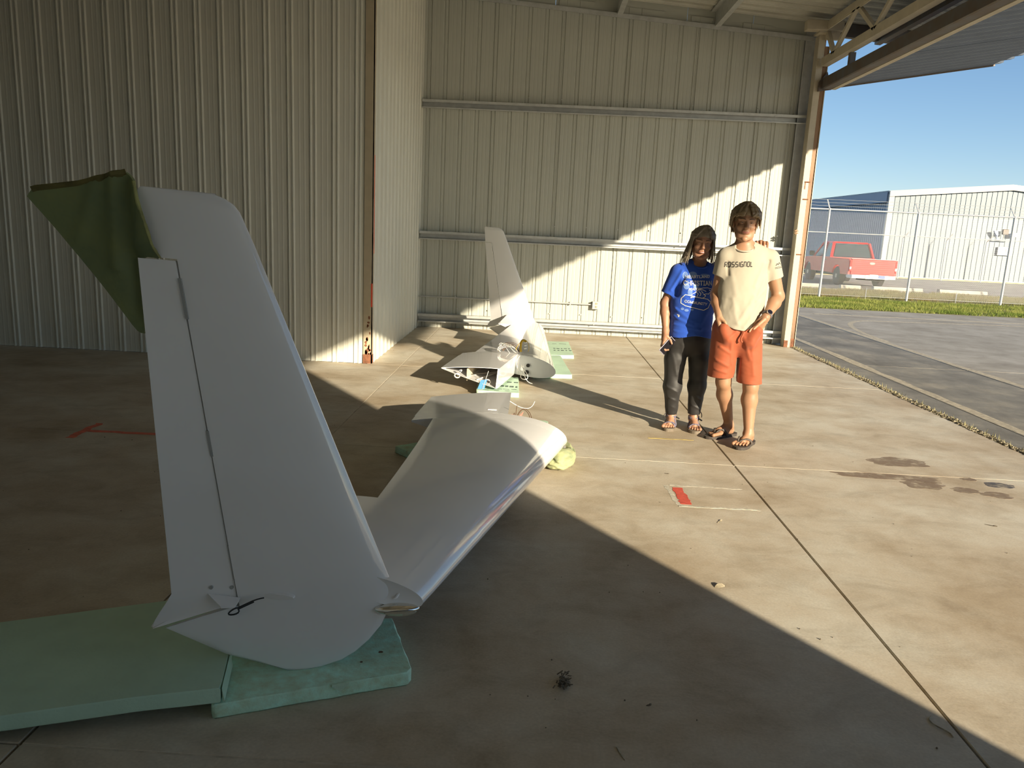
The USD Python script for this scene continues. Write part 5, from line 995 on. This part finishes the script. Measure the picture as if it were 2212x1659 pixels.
# flip-flops
SOLE = mat('dark_brown_rubber', (.06, .048, .04), .7, var=.3, scale=20.); STRAP = mat('grey_brown_strap', (.10, .082, .068), .75, var=.3, scale=30.)
def sole_poly(h, t, w, ext=.012):
    h, t = A_(h), A_(t); d = (t - h) / np.linalg.norm(t - h); s_ = A_([-d[1], d[0]]); L = np.linalg.norm(t - h); P_ = []
    for q, ww in ((-.05, .18), (0, .30), (.12, .37), (.3, .36), (.5, .40), (.7, .49), (.86, .48), (.96, .38), (1.02, .22), (1.05, .05)): P_.append(h + d * L * q + s_ * ww * w)
    return Polygon(np.vstack([P_, [h + (p - h) @ d * d - ((p - h) @ s_) * s_ for p in P_[::-1]]])).buffer(ext + .02, quad_segs=6).buffer(-.02, quad_segs=6)
def flip_flop(ft, w, great, name='flip_flop'):
    h, t = A_(ft[0]), A_(ft[1]); d = (t - h) / np.linalg.norm(t - h); s_ = A_([-d[1], d[0]]) * great; L = np.linalg.norm(t - h)
    pg = sole_poly(ft[0], ft[1], w); m = trimesh.creation.extrude_polygon(pg, .022, engine='earcut'); S0 = obj(name, m, SOLE, man, smooth=30)
    def P3(q, s1, z): p = h + d * L * q + s_ * s1; return (p[0], p[1], z)
    post = P3(.78, -.020, .022)
    for sd_ in (-1, 1):
        q = spline([post, P3(.74, -.018 + sd_ * .010, .052), P3(.60, sd_ * .036, .062 if sd_ > 0 else .070), P3(.44, sd_ * .048, .030), P3(.40, sd_ * .046, .015)], 16)
        # flat strap: a wide thin ribbon
        rb = []; 
        for i, c in enumerate(q): rb.append(c)
        obj('strap', cat([tube(q + A_([d[0], d[1], 0]) * o, .0052, 6) for o in (-.008, 0, .008)]), STRAP, S0, smooth=True)
    obj('toe_post', cyl(post, P3(.76, -.019, .054), .005, 8), STRAP, S0)
flip_flop(FR, .088, -1); flip_flop(FL_, .092, 1)

# ---------------------------------------------------------------- the woman
wom = thing('person', 'shorter person in a blue printed t-shirt and black trousers holding a phone', 'person', (1.25, 6.08, 0))
HW = Head((1.270, 6.035, 1.482), rot_zxy(-6, 4, 4), .985)
F = Field((.93, 5.70, -.01), (1.80, 6.36, 1.66), .0042)
HW.build(F, False)
F.cone((1.275, 6.06, 1.42), (1.262, 6.085, 1.28), .047, .052, .03)
F.cone((1.258, 6.085, 1.30), (1.125, 6.085, 1.265), .045, .042, .05); F.cone((1.258, 6.085, 1.30), (1.375, 6.09, 1.265), .045, .042, .05)
F.cone((1.25, 6.08, 1.20), (1.245, 6.075, 1.02), .130, .122, .05, .70); F.cone((1.245, 6.075, 1.02), (1.245, 6.08, .80), .125, .145, .05, .74)
for q in (-1, 1): F.ell((1.25 + q * .062, 5.995, 1.145), (.058, .045, .058), .04)
S1, E1_, W1 = A_([1.115, 6.085, 1.25]), A_([1.038, 6.10, 1.01]), A_([1.047, 6.025, .80]); S2, E2_, W2 = A_([1.385, 6.095, 1.25]), A_([1.545, 6.165, 1.42]), A_([1.665, 5.955, 1.478])
for S_, E_, W_ in ((S1, E1_, W1), (S2, E2_, W2)):
    F.cone(S_, E_, .046, .038, .03); m_ = E_ * .68 + W_ * .32; F.cone(E_, m_, .038, .039, .02); F.cone(m_, W_, .039, .024, .02)
# right hand round the phone: palm, four fingers behind it, thumb in front
k0 = A_([1.043, 6.005, .735])
F.cone(W1, k0, .026, .027, .02); F.ell(k0 + [0, 0, .02], (.022, .034, .04), .02)
for i, (dy, L) in enumerate(((-.026, .055), (-.008, .06), (.010, .058), (.026, .05))):
    a = k0 + [-.012, dy, -.022]; b = a + [-.006, .0, -.034]; c = b + [.022, -.004, -.024]; e = c + [.024, -.004, .004]
    F.cone(k0 + [-.002, dy * .8, .0], a, .013, .0105, .01); F.cone(a, b, .0098, .0090, .004); F.cone(b, c, .0090, .0082, .004); F.cone(c, e, .0082, .0070, .004)
F.cone(k0 + [.012, -.024, .03], k0 + [.038, -.030, .0], .0125, .0105, .010); F.cone(k0 + [.038, -.030, .0], k0 + [.050, -.034, -.026], .0102, .0080, .005)
# left hand over the man's far shoulder
kn = A_([1.672, 5.892, 1.506]); F.cone(W2, kn, .026, .026, .02)
for i, (dx, L) in enumerate(((-.040, .068), (-.014, .074), (.012, .072), (.036, .060))):
    a = kn + [dx, -.028, .008]; b = a + [-.004, -.034, .002 - .004 * abs(i - 1)]; c = b + [-.004, -.024, -.018]; e = c + [-.002, -.010, -.016]
    F.cone(kn + [dx * .7, 0, 0], a, .0145, .0115, .01); F.cone(a, b, .0105, .0098, .004); F.cone(b, c, .0098, .0088, .004); F.cone(c, e, .0086, .0074, .004)
F.cone(kn + [-.03, .03, .0], kn + [-.062, .0, .002], .013, .011, .01); F.cone(kn + [-.062, .0, .002], kn + [-.082, -.026, -.004], .0105, .0085, .005)
JR = [A_([1.185, 6.09, .82]), A_([1.150, 6.085, .43]), A_([1.172, 6.155, .095])]; JL = [A_([1.312, 6.09, .82]), A_([1.343, 6.085, .44]), A_([1.350, 6.125, .095])]
for H_, K_, An in (JR, JL): F.cone(H_, K_, .080, .052, .03); c = K_ * .7 + An * .3 + [0, .015, 0]; F.cone(K_, c, .05, .052, .02); F.cone(c, An, .05, .030, .03)
GR = ((1.197, 6.212), (1.124, 5.998)); GL = ((1.357, 6.185), (1.336, 5.962))
foot(F, JR[2], GR[0], GR[1], .078); foot(F, JL[2], GL[0], GL[1], -.078)
obj('body', F.mesh(2), SKIN_W, wom, smooth=True)
HAIR_W = mat('greying_hair', (.13, .10, .07), .5, var=.6, scale=30., tint=(.27, .23, .17), stretch=(1, 1, .25)); HW.hair = HAIR_W
HW.feats(wom, True, SKIN_W)
r = random.Random(8); locks = []
for az in range(-174, 180, 6):
    a = abs(az)
    for rep in range(2):
        j = r.uniform(-4, 4); st = (.022 + .006 * r.random(), -.05 + .10 * r.random(), .126)
        if a < 32: locks.append(lock(az + j, .075, lift=.010, start=st, sweep=(70 if az > -6 else -68), n=7, out=.02))
        elif a < 60: locks.append(lock(az + j, -.005 - .02 * r.random(), lift=.010, start=st, sweep=(34 if az > 0 else -34), n=7, out=.04))
        elif az < 0: locks.append(lock(az + j, -.15 - .035 * r.random(), lift=.014, start=st, out=.16 + .22 * r.random(), n=8))
        else: locks.append(lock(az + j, -.115 - .04 * r.random(), lift=.014, start=st, out=.02 + .1 * r.random(), n=8))
hw = HW.hairdo(locks, [((0, .018, .054), (.083, .101, .087)), ((0, .045, .0), (.079, .072, .09))], .0028, .0072, 5)
ho = obj('hair', hw, HAIR_W, wom, smooth=True)
wisps = []
for k in range(60):
    az = -75 - 70 * r.random(); L = lock(az, -.16 - .05 * r.random(), lift=.016, start=(.0, .02, .12), out=.2 + .45 * r.random(), n=8); wisps.append(tube([HW.p(*q) for q in L], [.0014] * 8 + [.0012, .001, .0006], 4))
for k in range(26):
    az = 70 + 60 * r.random(); L = lock(az, -.13 - .05 * r.random(), lift=.016, start=(.0, .02, .12), out=.1 + .3 * r.random(), n=8); wisps.append(tube([HW.p(*q) for q in L], [.0014] * 8 + [.0012, .001, .0006], 4))
obj('loose_strands', cat(wisps), mat('pale_strand', (.30, .25, .17), .45), ho, kind='stuff')
# blue t-shirt
F = Field((.93, 5.86, .72), (1.60, 6.30, 1.40), .0042)
F.cone((1.258, 6.085, 1.302), (1.125, 6.087, 1.262), .056, .056, .05); F.cone((1.258, 6.085, 1.302), (1.378, 6.092, 1.262), .056, .056, .05)
F.cone((1.25, 6.075, 1.20), (1.245, 6.068, 1.02), .152, .158, .05, .74); F.cone((1.245, 6.068, 1.02), (1.243, 6.07, .68), .158, .174, .05, .80)
for q in (-1, 1): F.ell((1.25 + q * .062, 5.99, 1.145), (.066, .052, .066), .05)
sleeve(F, S1, E1_, .70, .064, .066)
F.cone(S2, S2 * .55 + E2_ * .45, .062, .060, .03, clip=(S2 * .58 + E2_ * .42, (E2_ - S2) / np.linalg.norm(E2_ - S2)))
F.cone((1.275, 6.045, 1.40), (1.262, 6.088, 1.312), .060, .058, .008, 1., True); F.ell((1.268, 6.0, 1.335), (.058, .05, .026), .01, None, True)
F.folds([((1.10, 5.99, .98), (1.22, 5.96, .90), .007, .012), ((1.09, 5.99, .92), (1.24, 5.95, .86), .006, .012), ((1.10, 5.99, .86), (1.30, 5.95, .83), .006, .010), ((1.10, 5.99, .81), (1.26, 5.95, .795), .005, .010), ((1.13, 6.0, 1.27), (1.06, 6.03, 1.12), .007, .012), ((1.15, 6.0, 1.22), (1.10, 6.0, 1.08), -.008, .012), ((1.14, 5.99, 1.10), (1.20, 5.97, 1.02), .005, .014), ((1.35, 5.98, 1.00), (1.30, 5.96, .88), .005, .016)])
F.wrinkle(.0045, A_([8., 8., 17.]), 12, lambda p: .4 + .8 * (p[:, 2] < 1.02))
F.cut(lambda X, Y, Z: np.where(X > 1.055, .768 + .012 * np.sin(X * 21) - Z, 1.03 - Z))
bs = F.mesh(2); BLUE = mat('royal_blue_cotton', (.012, .075, .46), .8, var=.08, scale=6., sheen_weight=.15)
bt = obj('t_shirt', bs, BLUE, wom, smooth=True, label='royal blue t-shirt with a white school print')
colw = [A_([1.266 + .061 * math.cos(a), 6.048 + .055 * math.sin(a) * (1.12 if math.sin(a) < 0 else 1.), 1.326 + .026 * math.sin(a)]) for a in np.linspace(0, 2 * np.pi, 37)[:-1]]
obj('collar', tube(colw, .0062, 8, True), BLUE, bt, smooth=True)
WH = mat('white_shirt_print', (.72, .70, .66), .8); PALE = mat('pale_blue_print', (.16, .27, .60), .8); NAVY = mat('navy_print', (.012, .02, .10), .8)
def word(t, h, w): m = meshkit.text_mesh(t, h, .001, bold=True); m.apply_scale([w / m.extents[0], 1, 1]); m.apply_translation([-m.bounds[0][0], 0, 0]); return m
def splash(cs): return unary_union([affinity.scale(Point(x, y).buffer(1, quad_segs=8), a, b) for x, y, a, b in cs])
sp = splash([(.02, .075, .020, .028), (.075, .085, .030, .022), (.03, -.005, .022, .024), (.06, -.045, .018, .03), (.10, .0, .02, .02), (.02, -.18, .012, .010), (.05, -.188, .016, .010), (.09, -.18, .012, .008), (.17, .085, .04, .012)])
obj('print_splash', drape(flat(sp), bs, 1.132, 1.165, -.02, .0012), PALE, bt)
obj('print_word', drape(word('HEARTLAND', .021, .185), bs, 1.154, 1.218, .06, .0017), WH, bt)
obj('print_word', drape(word('CHRISTIAN', .034, .215), bs, 1.140, 1.166, .04, .0020), WH, bt); obj('print_word', drape(word('ACADEMY', .018, .10), bs, 1.177, 1.130, .05, .0020), WH, bt)
ban = Polygon([(0, .0), (.02, .028), (.19, .006), (.215, -.012), (.20, -.05), (.17, -.068), (.03, -.045), (.0, -.03)]).buffer(.006)
obj('print_banner', drape(flat(ban.exterior.buffer(.0028)), bs, 1.140, 1.062, -.03, .0016), WH, bt); obj('print_word', drape(word('COMMUNITY', .019, .175), bs, 1.157, 1.036, -.09, .0020), WH, bt)
# an eagle's head in outline
eg = [[(0, .0), (.02, .022), (.05, .036), (.085, .04), (.115, .032), (.128, .016), (.122, .0), (.112, .008), (.104, .002)], [(.104, .002), (.10, -.008), (.085, -.006), (.06, -.012), (.078, -.022), (.07, -.034), (.05, -.044), (.03, -.04)], [(0, 0), (-.02, -.012), (-.04, -.03), (-.02, -.028), (-.035, -.045), (-.005, -.036), (.03, -.04)],
      [(.02, .018), (.05, .022), (.075, .012)], [(.0, .004), (.02, -.012), (.012, -.03)], [(.022, .008), (.04, -.008), (.034, -.026)], [(.042, .010), (.056, -.004)], [(.10, .024), (.118, .012)]]
obj('print_eagle', drape(flat(strokes(eg, .0046, 1)), bs, 1.235, 1.118, -.02, .0024), WH, bt)
obj('print_eye', drape(flat(strokes([[(.078, .018), (.094, .014)]], .007)), bs, 1.235, 1.118, -.02, .0028), NAVY, bt)
obj('paint_fleck', drape(flat(splash([(0, 0, .006, .010), (-.008, .008, .006, .004)])), bs, 1.128, .928, 0, .0016), WH, bt)
# trousers
F = Field((1.0, 5.86, .08), (1.50, 6.32, .86), .0042)
F.cone((1.245, 6.078, .84), (1.245, 6.085, .76), .150, .160, .04, .76)
for (H_, K_, An), sg_ in ((JR, -1), (JL, 1)):
    kx = K_ + [sg_ * -.0, 0, 0]; F.cone(H_ + [sg_ * .006, -.005, -.02], kx + [0, 0, .14], .093, .080, .03, 1.05); F.cone(kx + [0, 0, .14], kx + [0, .0, -.08], .080, .070, .03, 1.05); F.cone(kx + [0, 0, -.08], An + [-.004, -.012, .02], .070, .046, .03, 1.05)
F.folds([((1.09, 6.02, .36), (1.19, 6.0, .31), .008, .012), ((1.10, 6.02, .27), (1.20, 6.02, .23), .008, .011), ((1.11, 6.03, .20), (1.19, 6.04, .17), .007, .010), ((1.11, 6.02, .62), (1.16, 6.0, .46), .005, .014), ((1.18, 6.0, .70), (1.21, 6.0, .5), .005, .016), ((1.30, 6.0, .30), (1.38, 6.02, .26), .006, .011), ((1.31, 6.03, .21), (1.38, 6.04, .18), .006, .010)])
F.wrinkle(.0045, A_([9., 9., 12.]), 15)
F.cut(lambda X, Y, Z: np.maximum(Z - .835, np.where(X < 1.25, .112, .128) - Z)); F.cut(lambda X, Y, Z: np.where(Z < .60, .010 - np.abs(X - (1.243 + .0 * Z)), -1))
PANTS = mat('black_nylon', (.022, .021, .021), .6, var=.3, scale=5., sheen_weight=.1)
po = obj('trousers', F.mesh(2), PANTS, wom, smooth=True, label='black ankle-length trousers with drawcords at the cuffs')
obj('cuff_cord', tube(spline([(1.118, 6.10, .125), (1.105, 6.09, .11), (1.102, 6.09, .085)], 8), .003, 6), PANTS, po); obj('cuff_cord', tube(spline([(1.394, 6.10, .15), (1.404, 6.09, .13), (1.405, 6.09, .105)], 8), .003, 6), PANTS, po)
# sandals
SS = mat('sandal_sole', (.19, .155, .115), .8, var=.3, scale=20.); SW = mat('patterned_webbing', (.055, .05, .085), .75, var=.9, scale=75., tint=(.24, .22, .27))
def sandal(ft, w, ankle):
    h, t = A_(ft[0]), A_(ft[1]); d = (t - h) / np.linalg.norm(t - h); s_ = A_([-d[1], d[0]]); L = np.linalg.norm(t - h); S0 = obj('sandal', trimesh.creation.extrude_polygon(sole_poly(ft[0], ft[1], w, .010), .024, engine='earcut'), SS, wom, smooth=30)
    P3 = lambda q, s1, z: (*(h + d * L * q + s_ * s1), z)
    def band(pts, n=3, wd=.008, axis=(d[0], d[1], .0)): q = spline(pts, 16); return cat([tube(q + A_(axis) * o, .0050, 6) for o in np.linspace(-wd, wd, n)])
    obj('toe_strap', band([P3(.70, -.045, .018), P3(.70, -.034, .050), P3(.68, 0, .062), P3(.66, .034, .050), P3(.66, .045, .018)], 4, .012), SW, S0, smooth=True); obj('instep_strap', band([P3(.44, -.044, .018), P3(.42, -.036, .060), P3(.38, 0, .088), P3(.42, .036, .060), P3(.44, .044, .018)], 3, .008), SW, S0, smooth=True)
    a = A_(ankle); obj('ankle_strap', cat([tube([a + [.040 * math.cos(x), .042 * math.sin(x), -.004 + o + .006 * math.sin(x)] for x in np.linspace(0, 2 * np.pi, 25)[:-1]], .0050, 6, True) for o in (-.006, 0.002, .010)]), SW, S0, smooth=True)
    obj('strap_end', rod(a + [.036, -.02, -.004], a + [.062, -.034, -.018], .018, .006), PANTS, S0)
sandal(GR, .084, JR[2]); sandal(GL, .084, JL[2])
# phone
ph = thing('phone', 'dark phone in a pale case held low in the hand at the left', 'phone', (1.062, 5.985, .69))
Rp = rot_zxy(28, 12, 38); c_ = A_([1.062, 5.982, .690])
def pbox(hx, hy, hz, off, c): m = cbox(-hx, hx, -hy, hy, -hz, hz, c); return trimesh.Trimesh((m.vertices + off) @ Rp.T + c_, m.faces, process=False)
obj('case', pbox(.036, .005, .072, A_([0, 0, 0]), .0035), mat('lilac_case', (.45, .42, .52), .3), ph); obj('screen', pbox(.033, .0012, .068, A_([0, -.0048, 0]), .0008), mat('phone_screen', (.015, .014, .018), .08), ph)
# ================================================================ the red pickup behind the fence
RED = mat('red_truck_paint', (.50, .022, .020), .3, var=.05, scale=2., coat=.5); TYRE = mat('tyre_rubber', (.02, .02, .021), .8); RIM = mat('steel_rim', (.40, .41, .42), .35, .7); CHR = mat('bumper_chrome', (.62, .62, .62), .25, .8)
GLASST = mat('tinted_glass', (.03, .045, .05), .06, specular_ior_level=.8); TAIL = mat('tail_lamp', (.45, .02, .015), .2); PLATE = mat('plate_white', (.70, .70, .66), .5); TRK = mat('chassis_black', (.02, .02, .02), .7)
G0 = -.085; X0, X1, Y0 = 12.33, 14.22, 31.0
tk = thing('pickup_truck', 'red pickup truck parked tail towards the camera behind the chain-link fence', 'truck', (13.28, 33.7, G0))
def side_poly():
    """Body side in (y, z): bed, wheel arches, cab flank and bonnet."""
    P_ = [(31.02, .48), (31.03, 1.10), (33.05, 1.10), (33.08, 1.12), (35.05, 1.10), (36.35, 1.02), (36.50, .90), (36.52, .48)]
    pg = Polygon(P_)
    for yc in (32.25, 35.62): pg = pg.difference(Point(yc, .40).buffer(.44, quad_segs=10))
    return pg
pg = side_poly()
def ext(pg, a, b):
    m = trimesh.creation.extrude_polygon(pg, b - a, engine='earcut'); v = np.array(m.vertices); v = np.stack([v[:, 2] + a, v[:, 0], v[:, 1] + G0], 1); m = trimesh.Trimesh(v, m.faces, process=False); m.fix_normals(); return m
obj('body_side', ext(pg, X0, X0 + .09), RED, tk); obj('body_side', ext(pg, X1 - .09, X1), RED, tk)
obj('bed_floor', box(X0 + .09, X1 - .09, 31.06, 33.05, G0 + .58, G0 + .64), TRK, tk); obj('bed_front', box(X0 + .05, X1 - .05, 33.03, 33.09, G0 + .5, G0 + 1.12), RED, tk)
tgt = obj('tailgate', cbox(X0 + .085, X1 - .085, 30.98, 31.05, G0 + .50, G0 + 1.10, .02), RED, tk); obj('tailgate_crease', box(X0 + .2, X1 - .2, 30.970, 30.985, G0 + .74, G0 + .76), RED, tgt)
obj('tailgate_cap', cbox(X0 + .06, X1 - .06, 30.97, 31.07, G0 + 1.10, G0 + 1.125, .008), CHR, tgt)
ov = affinity.scale(Point(0, 0).buffer(1, quad_segs=10), .105, .048); m = trimesh.creation.extrude_polygon(ov, .012, engine='earcut'); m.vertices = np.stack([m.vertices[:, 0] + 13.22, 30.966 + m.vertices[:, 2], m.vertices[:, 1] + G0 + .955], 1); obj('oval_emblem', m, mat('emblem_grey', (.28, .22, .20), .4, .4), tgt)
for x in (X0 + .02, X1 - .10):
    obj('tail_lamp', cbox(x, x + .08, 30.975, 31.06, G0 + .62, G0 + 1.06, .012), TAIL, tk); obj('tail_lamp_white', cbox(x + .005, x + .075, 30.968, 30.98, G0 + .70, G0 + .80, .006), PLATE, tk)
bp = obj('rear_bumper', hull([(x, y, z) for x, y in ((X0 - .02, 31.05), (X0 + .10, 30.84), (X1 - .10, 30.84), (X1 + .02, 31.05)) for z in (G0 + .37, G0 + .50)] + [(X0 - .02, 31.15, G0 + .42), (X1 + .02, 31.15, G0 + .42)]), CHR, tk)
obj('bumper_recess', box(12.95, 13.85, 30.825, 30.842, G0 + .36, G0 + .505), PLATE, bp); obj('number_plate', cbox(13.10, 13.42, 30.805, 30.826, G0 + .40, G0 + .53, .004), PLATE, bp); obj('hitch_cover', box(13.46, 13.70, 30.812, 30.828, G0 + .40, G0 + .50), mat('blue_sticker', (.10, .16, .38), .5), bp)
# cab: flanks, roof, pillars and glass
cz0, cz1 = G0 + 1.08, G0 + 1.74
obj('cab_lower', hull([(x, y, z) for x in (X0 + .03, X1 - .03) for y in (33.08, 35.1) for z in (G0 + .5, cz0 + .02)]), RED, tk)
A4 = lambda y0, y1, i0, i1, z0, z1: [(X0 + i0, y0, z0), (X1 - i0, y0, z0), (X0 + i1, y1, z1), (X1 - i1, y1, z1)]
obj('roof', hull([(X0 + .20, 33.35, cz1 - .05), (X1 - .20, 33.35, cz1 - .05), (X0 + .20, 34.45, cz1 - .05), (X1 - .20, 34.45, cz1 - .05), (X0 + .27, 33.45, cz1 + .02), (X1 - .27, 33.45, cz1 + .02), (X0 + .27, 34.35, cz1 + .02), (X1 - .27, 34.35, cz1 + .02)]), RED, tk)
def pillar(p, q, w=.09): return rod((p[0], p[1], cz0), (q[0], q[1], cz1 - .02), w, .07)
for sx, s in ((X0, 1), (X1, -1)):
    obj('pillar', pillar((sx + s * .07, 33.13), (sx + s * .22, 33.38), .11), RED, tk); obj('pillar', pillar((sx + s * .06, 34.1), (sx + s * .21, 34.0), .08), RED, tk); obj('pillar', pillar((sx + s * .07, 35.2), (sx + s * .22, 34.45), .07), RED, tk)
    obj('side_window', hull([(sx + s * .075, 33.2, cz0), (sx + s * .075, 35.1, cz0), (sx + s * .21, 34.4, cz1 - .05), (sx + s * .21, 33.42, cz1 - .05), (sx + s * .09, 33.2, cz0), (sx + s * .09, 35.1, cz0), (sx + s * .225, 34.4, cz1 - .05), (sx + s * .225, 33.42, cz1 - .05)]), GLASST, tk)
    obj('mirror', cbox(sx - s * .24 if s > 0 else sx + .02, sx - s * .02 if s > 0 else sx + .24, 34.85, 34.95, G0 + 1.12, G0 + 1.32, .03), TRK, tk)
obj('rear_window', hull([(x, y, z) for x, y, z in ((X0 + .17, 33.13, cz0 + .03), (X1 - .17, 33.13, cz0 + .03), (X0 + .29, 33.36, cz1 - .07), (X1 - .29, 33.36, cz1 - .07), (X0 + .17, 33.15, cz0 + .03), (X1 - .17, 33.15, cz0 + .03), (X0 + .29, 33.38, cz1 - .07), (X1 - .29, 33.38, cz1 - .07))]), GLASST, tk)
obj('rear_window_sill', hull([(X0 + .05, 33.09, cz0 - .02), (X1 - .05, 33.09, cz0 - .02), (X0 + .12, 33.16, cz0 + .05), (X1 - .12, 33.16, cz0 + .05), (X0 + .05, 33.2, cz0 - .02), (X1 - .05, 33.2, cz0 - .02)]), RED, tk)
obj('windscreen', hull([(x, y, z) for x, y, z in ((X0 + .13, 35.2, cz0), (X1 - .13, 35.2, cz0), (X0 + .27, 34.48, cz1 - .06), (X1 - .27, 34.48, cz1 - .06), (X0 + .13, 35.22, cz0), (X1 - .13, 35.22, cz0), (X0 + .27, 34.50, cz1 - .06), (X1 - .27, 34.50, cz1 - .06))]), GLASST, tk)
obj('bonnet', hull([(X0 + .06, 35.0, cz0 + .0), (X1 - .06, 35.0, cz0 + .0), (X0 + .10, 36.4, G0 + 1.0), (X1 - .10, 36.4, G0 + 1.0), (X0 + .06, 35.0, G0 + .8), (X1 - .06, 35.0, G0 + .8), (X0 + .06, 36.45, G0 + .8), (X1 - .06, 36.45, G0 + .8), (13.28, 35.1, cz0 + .07), (13.28, 36.3, G0 + 1.07)]), RED, tk)
obj('front_bumper', cbox(X0, X1, 36.45, 36.6, G0 + .40, G0 + .62, .03), CHR, tk); obj('chassis', cbox(X0 + .35, X1 - .35, 31.2, 36.4, G0 + .36, G0 + .50, .03), TRK, tk)
obj('door_handle', box(X0 - .012, X0 + .01, 33.45, 33.6, G0 + .98, G0 + 1.01), TRK, tk); obj('spare_wheel', cyl((13.3, 31.7, G0 + .27), (13.3, 31.7, G0 + .44), .33, 20), TYRE, tk); obj('silencer', cyl((13.75, 31.1, G0 + .34), (13.75, 32.3, G0 + .36), .09, 12), TRK, tk)
for yc in (32.25, 35.62):
    for sx, s in ((X0 + .02, 1), (X1 - .02, -1)):
        xa, xb = sx, sx + s * .25; prof = [(.20, .0), (.34, .0), (.385, .03), (.385, .22), (.34, .25), (.20, .25)]; an = np.linspace(0, 2 * np.pi, 29)[:-1]
        w = obj('wheel', loft([[(sx + s * d, yc + r_ * math.cos(a), G0 + .385 + r_ * math.sin(a)) for a in an] for r_, d in prof]), TYRE, tk, smooth=40)
        obj('rim', loft([[(sx + s * d, yc + r_ * math.cos(a), G0 + .385 + r_ * math.sin(a)) for a in an] for r_, d in ((.05, .0), (.08, -.005), (.10, .03), (.19, .05), (.215, .004), (.215, .04))]), RIM, w, smooth=30)
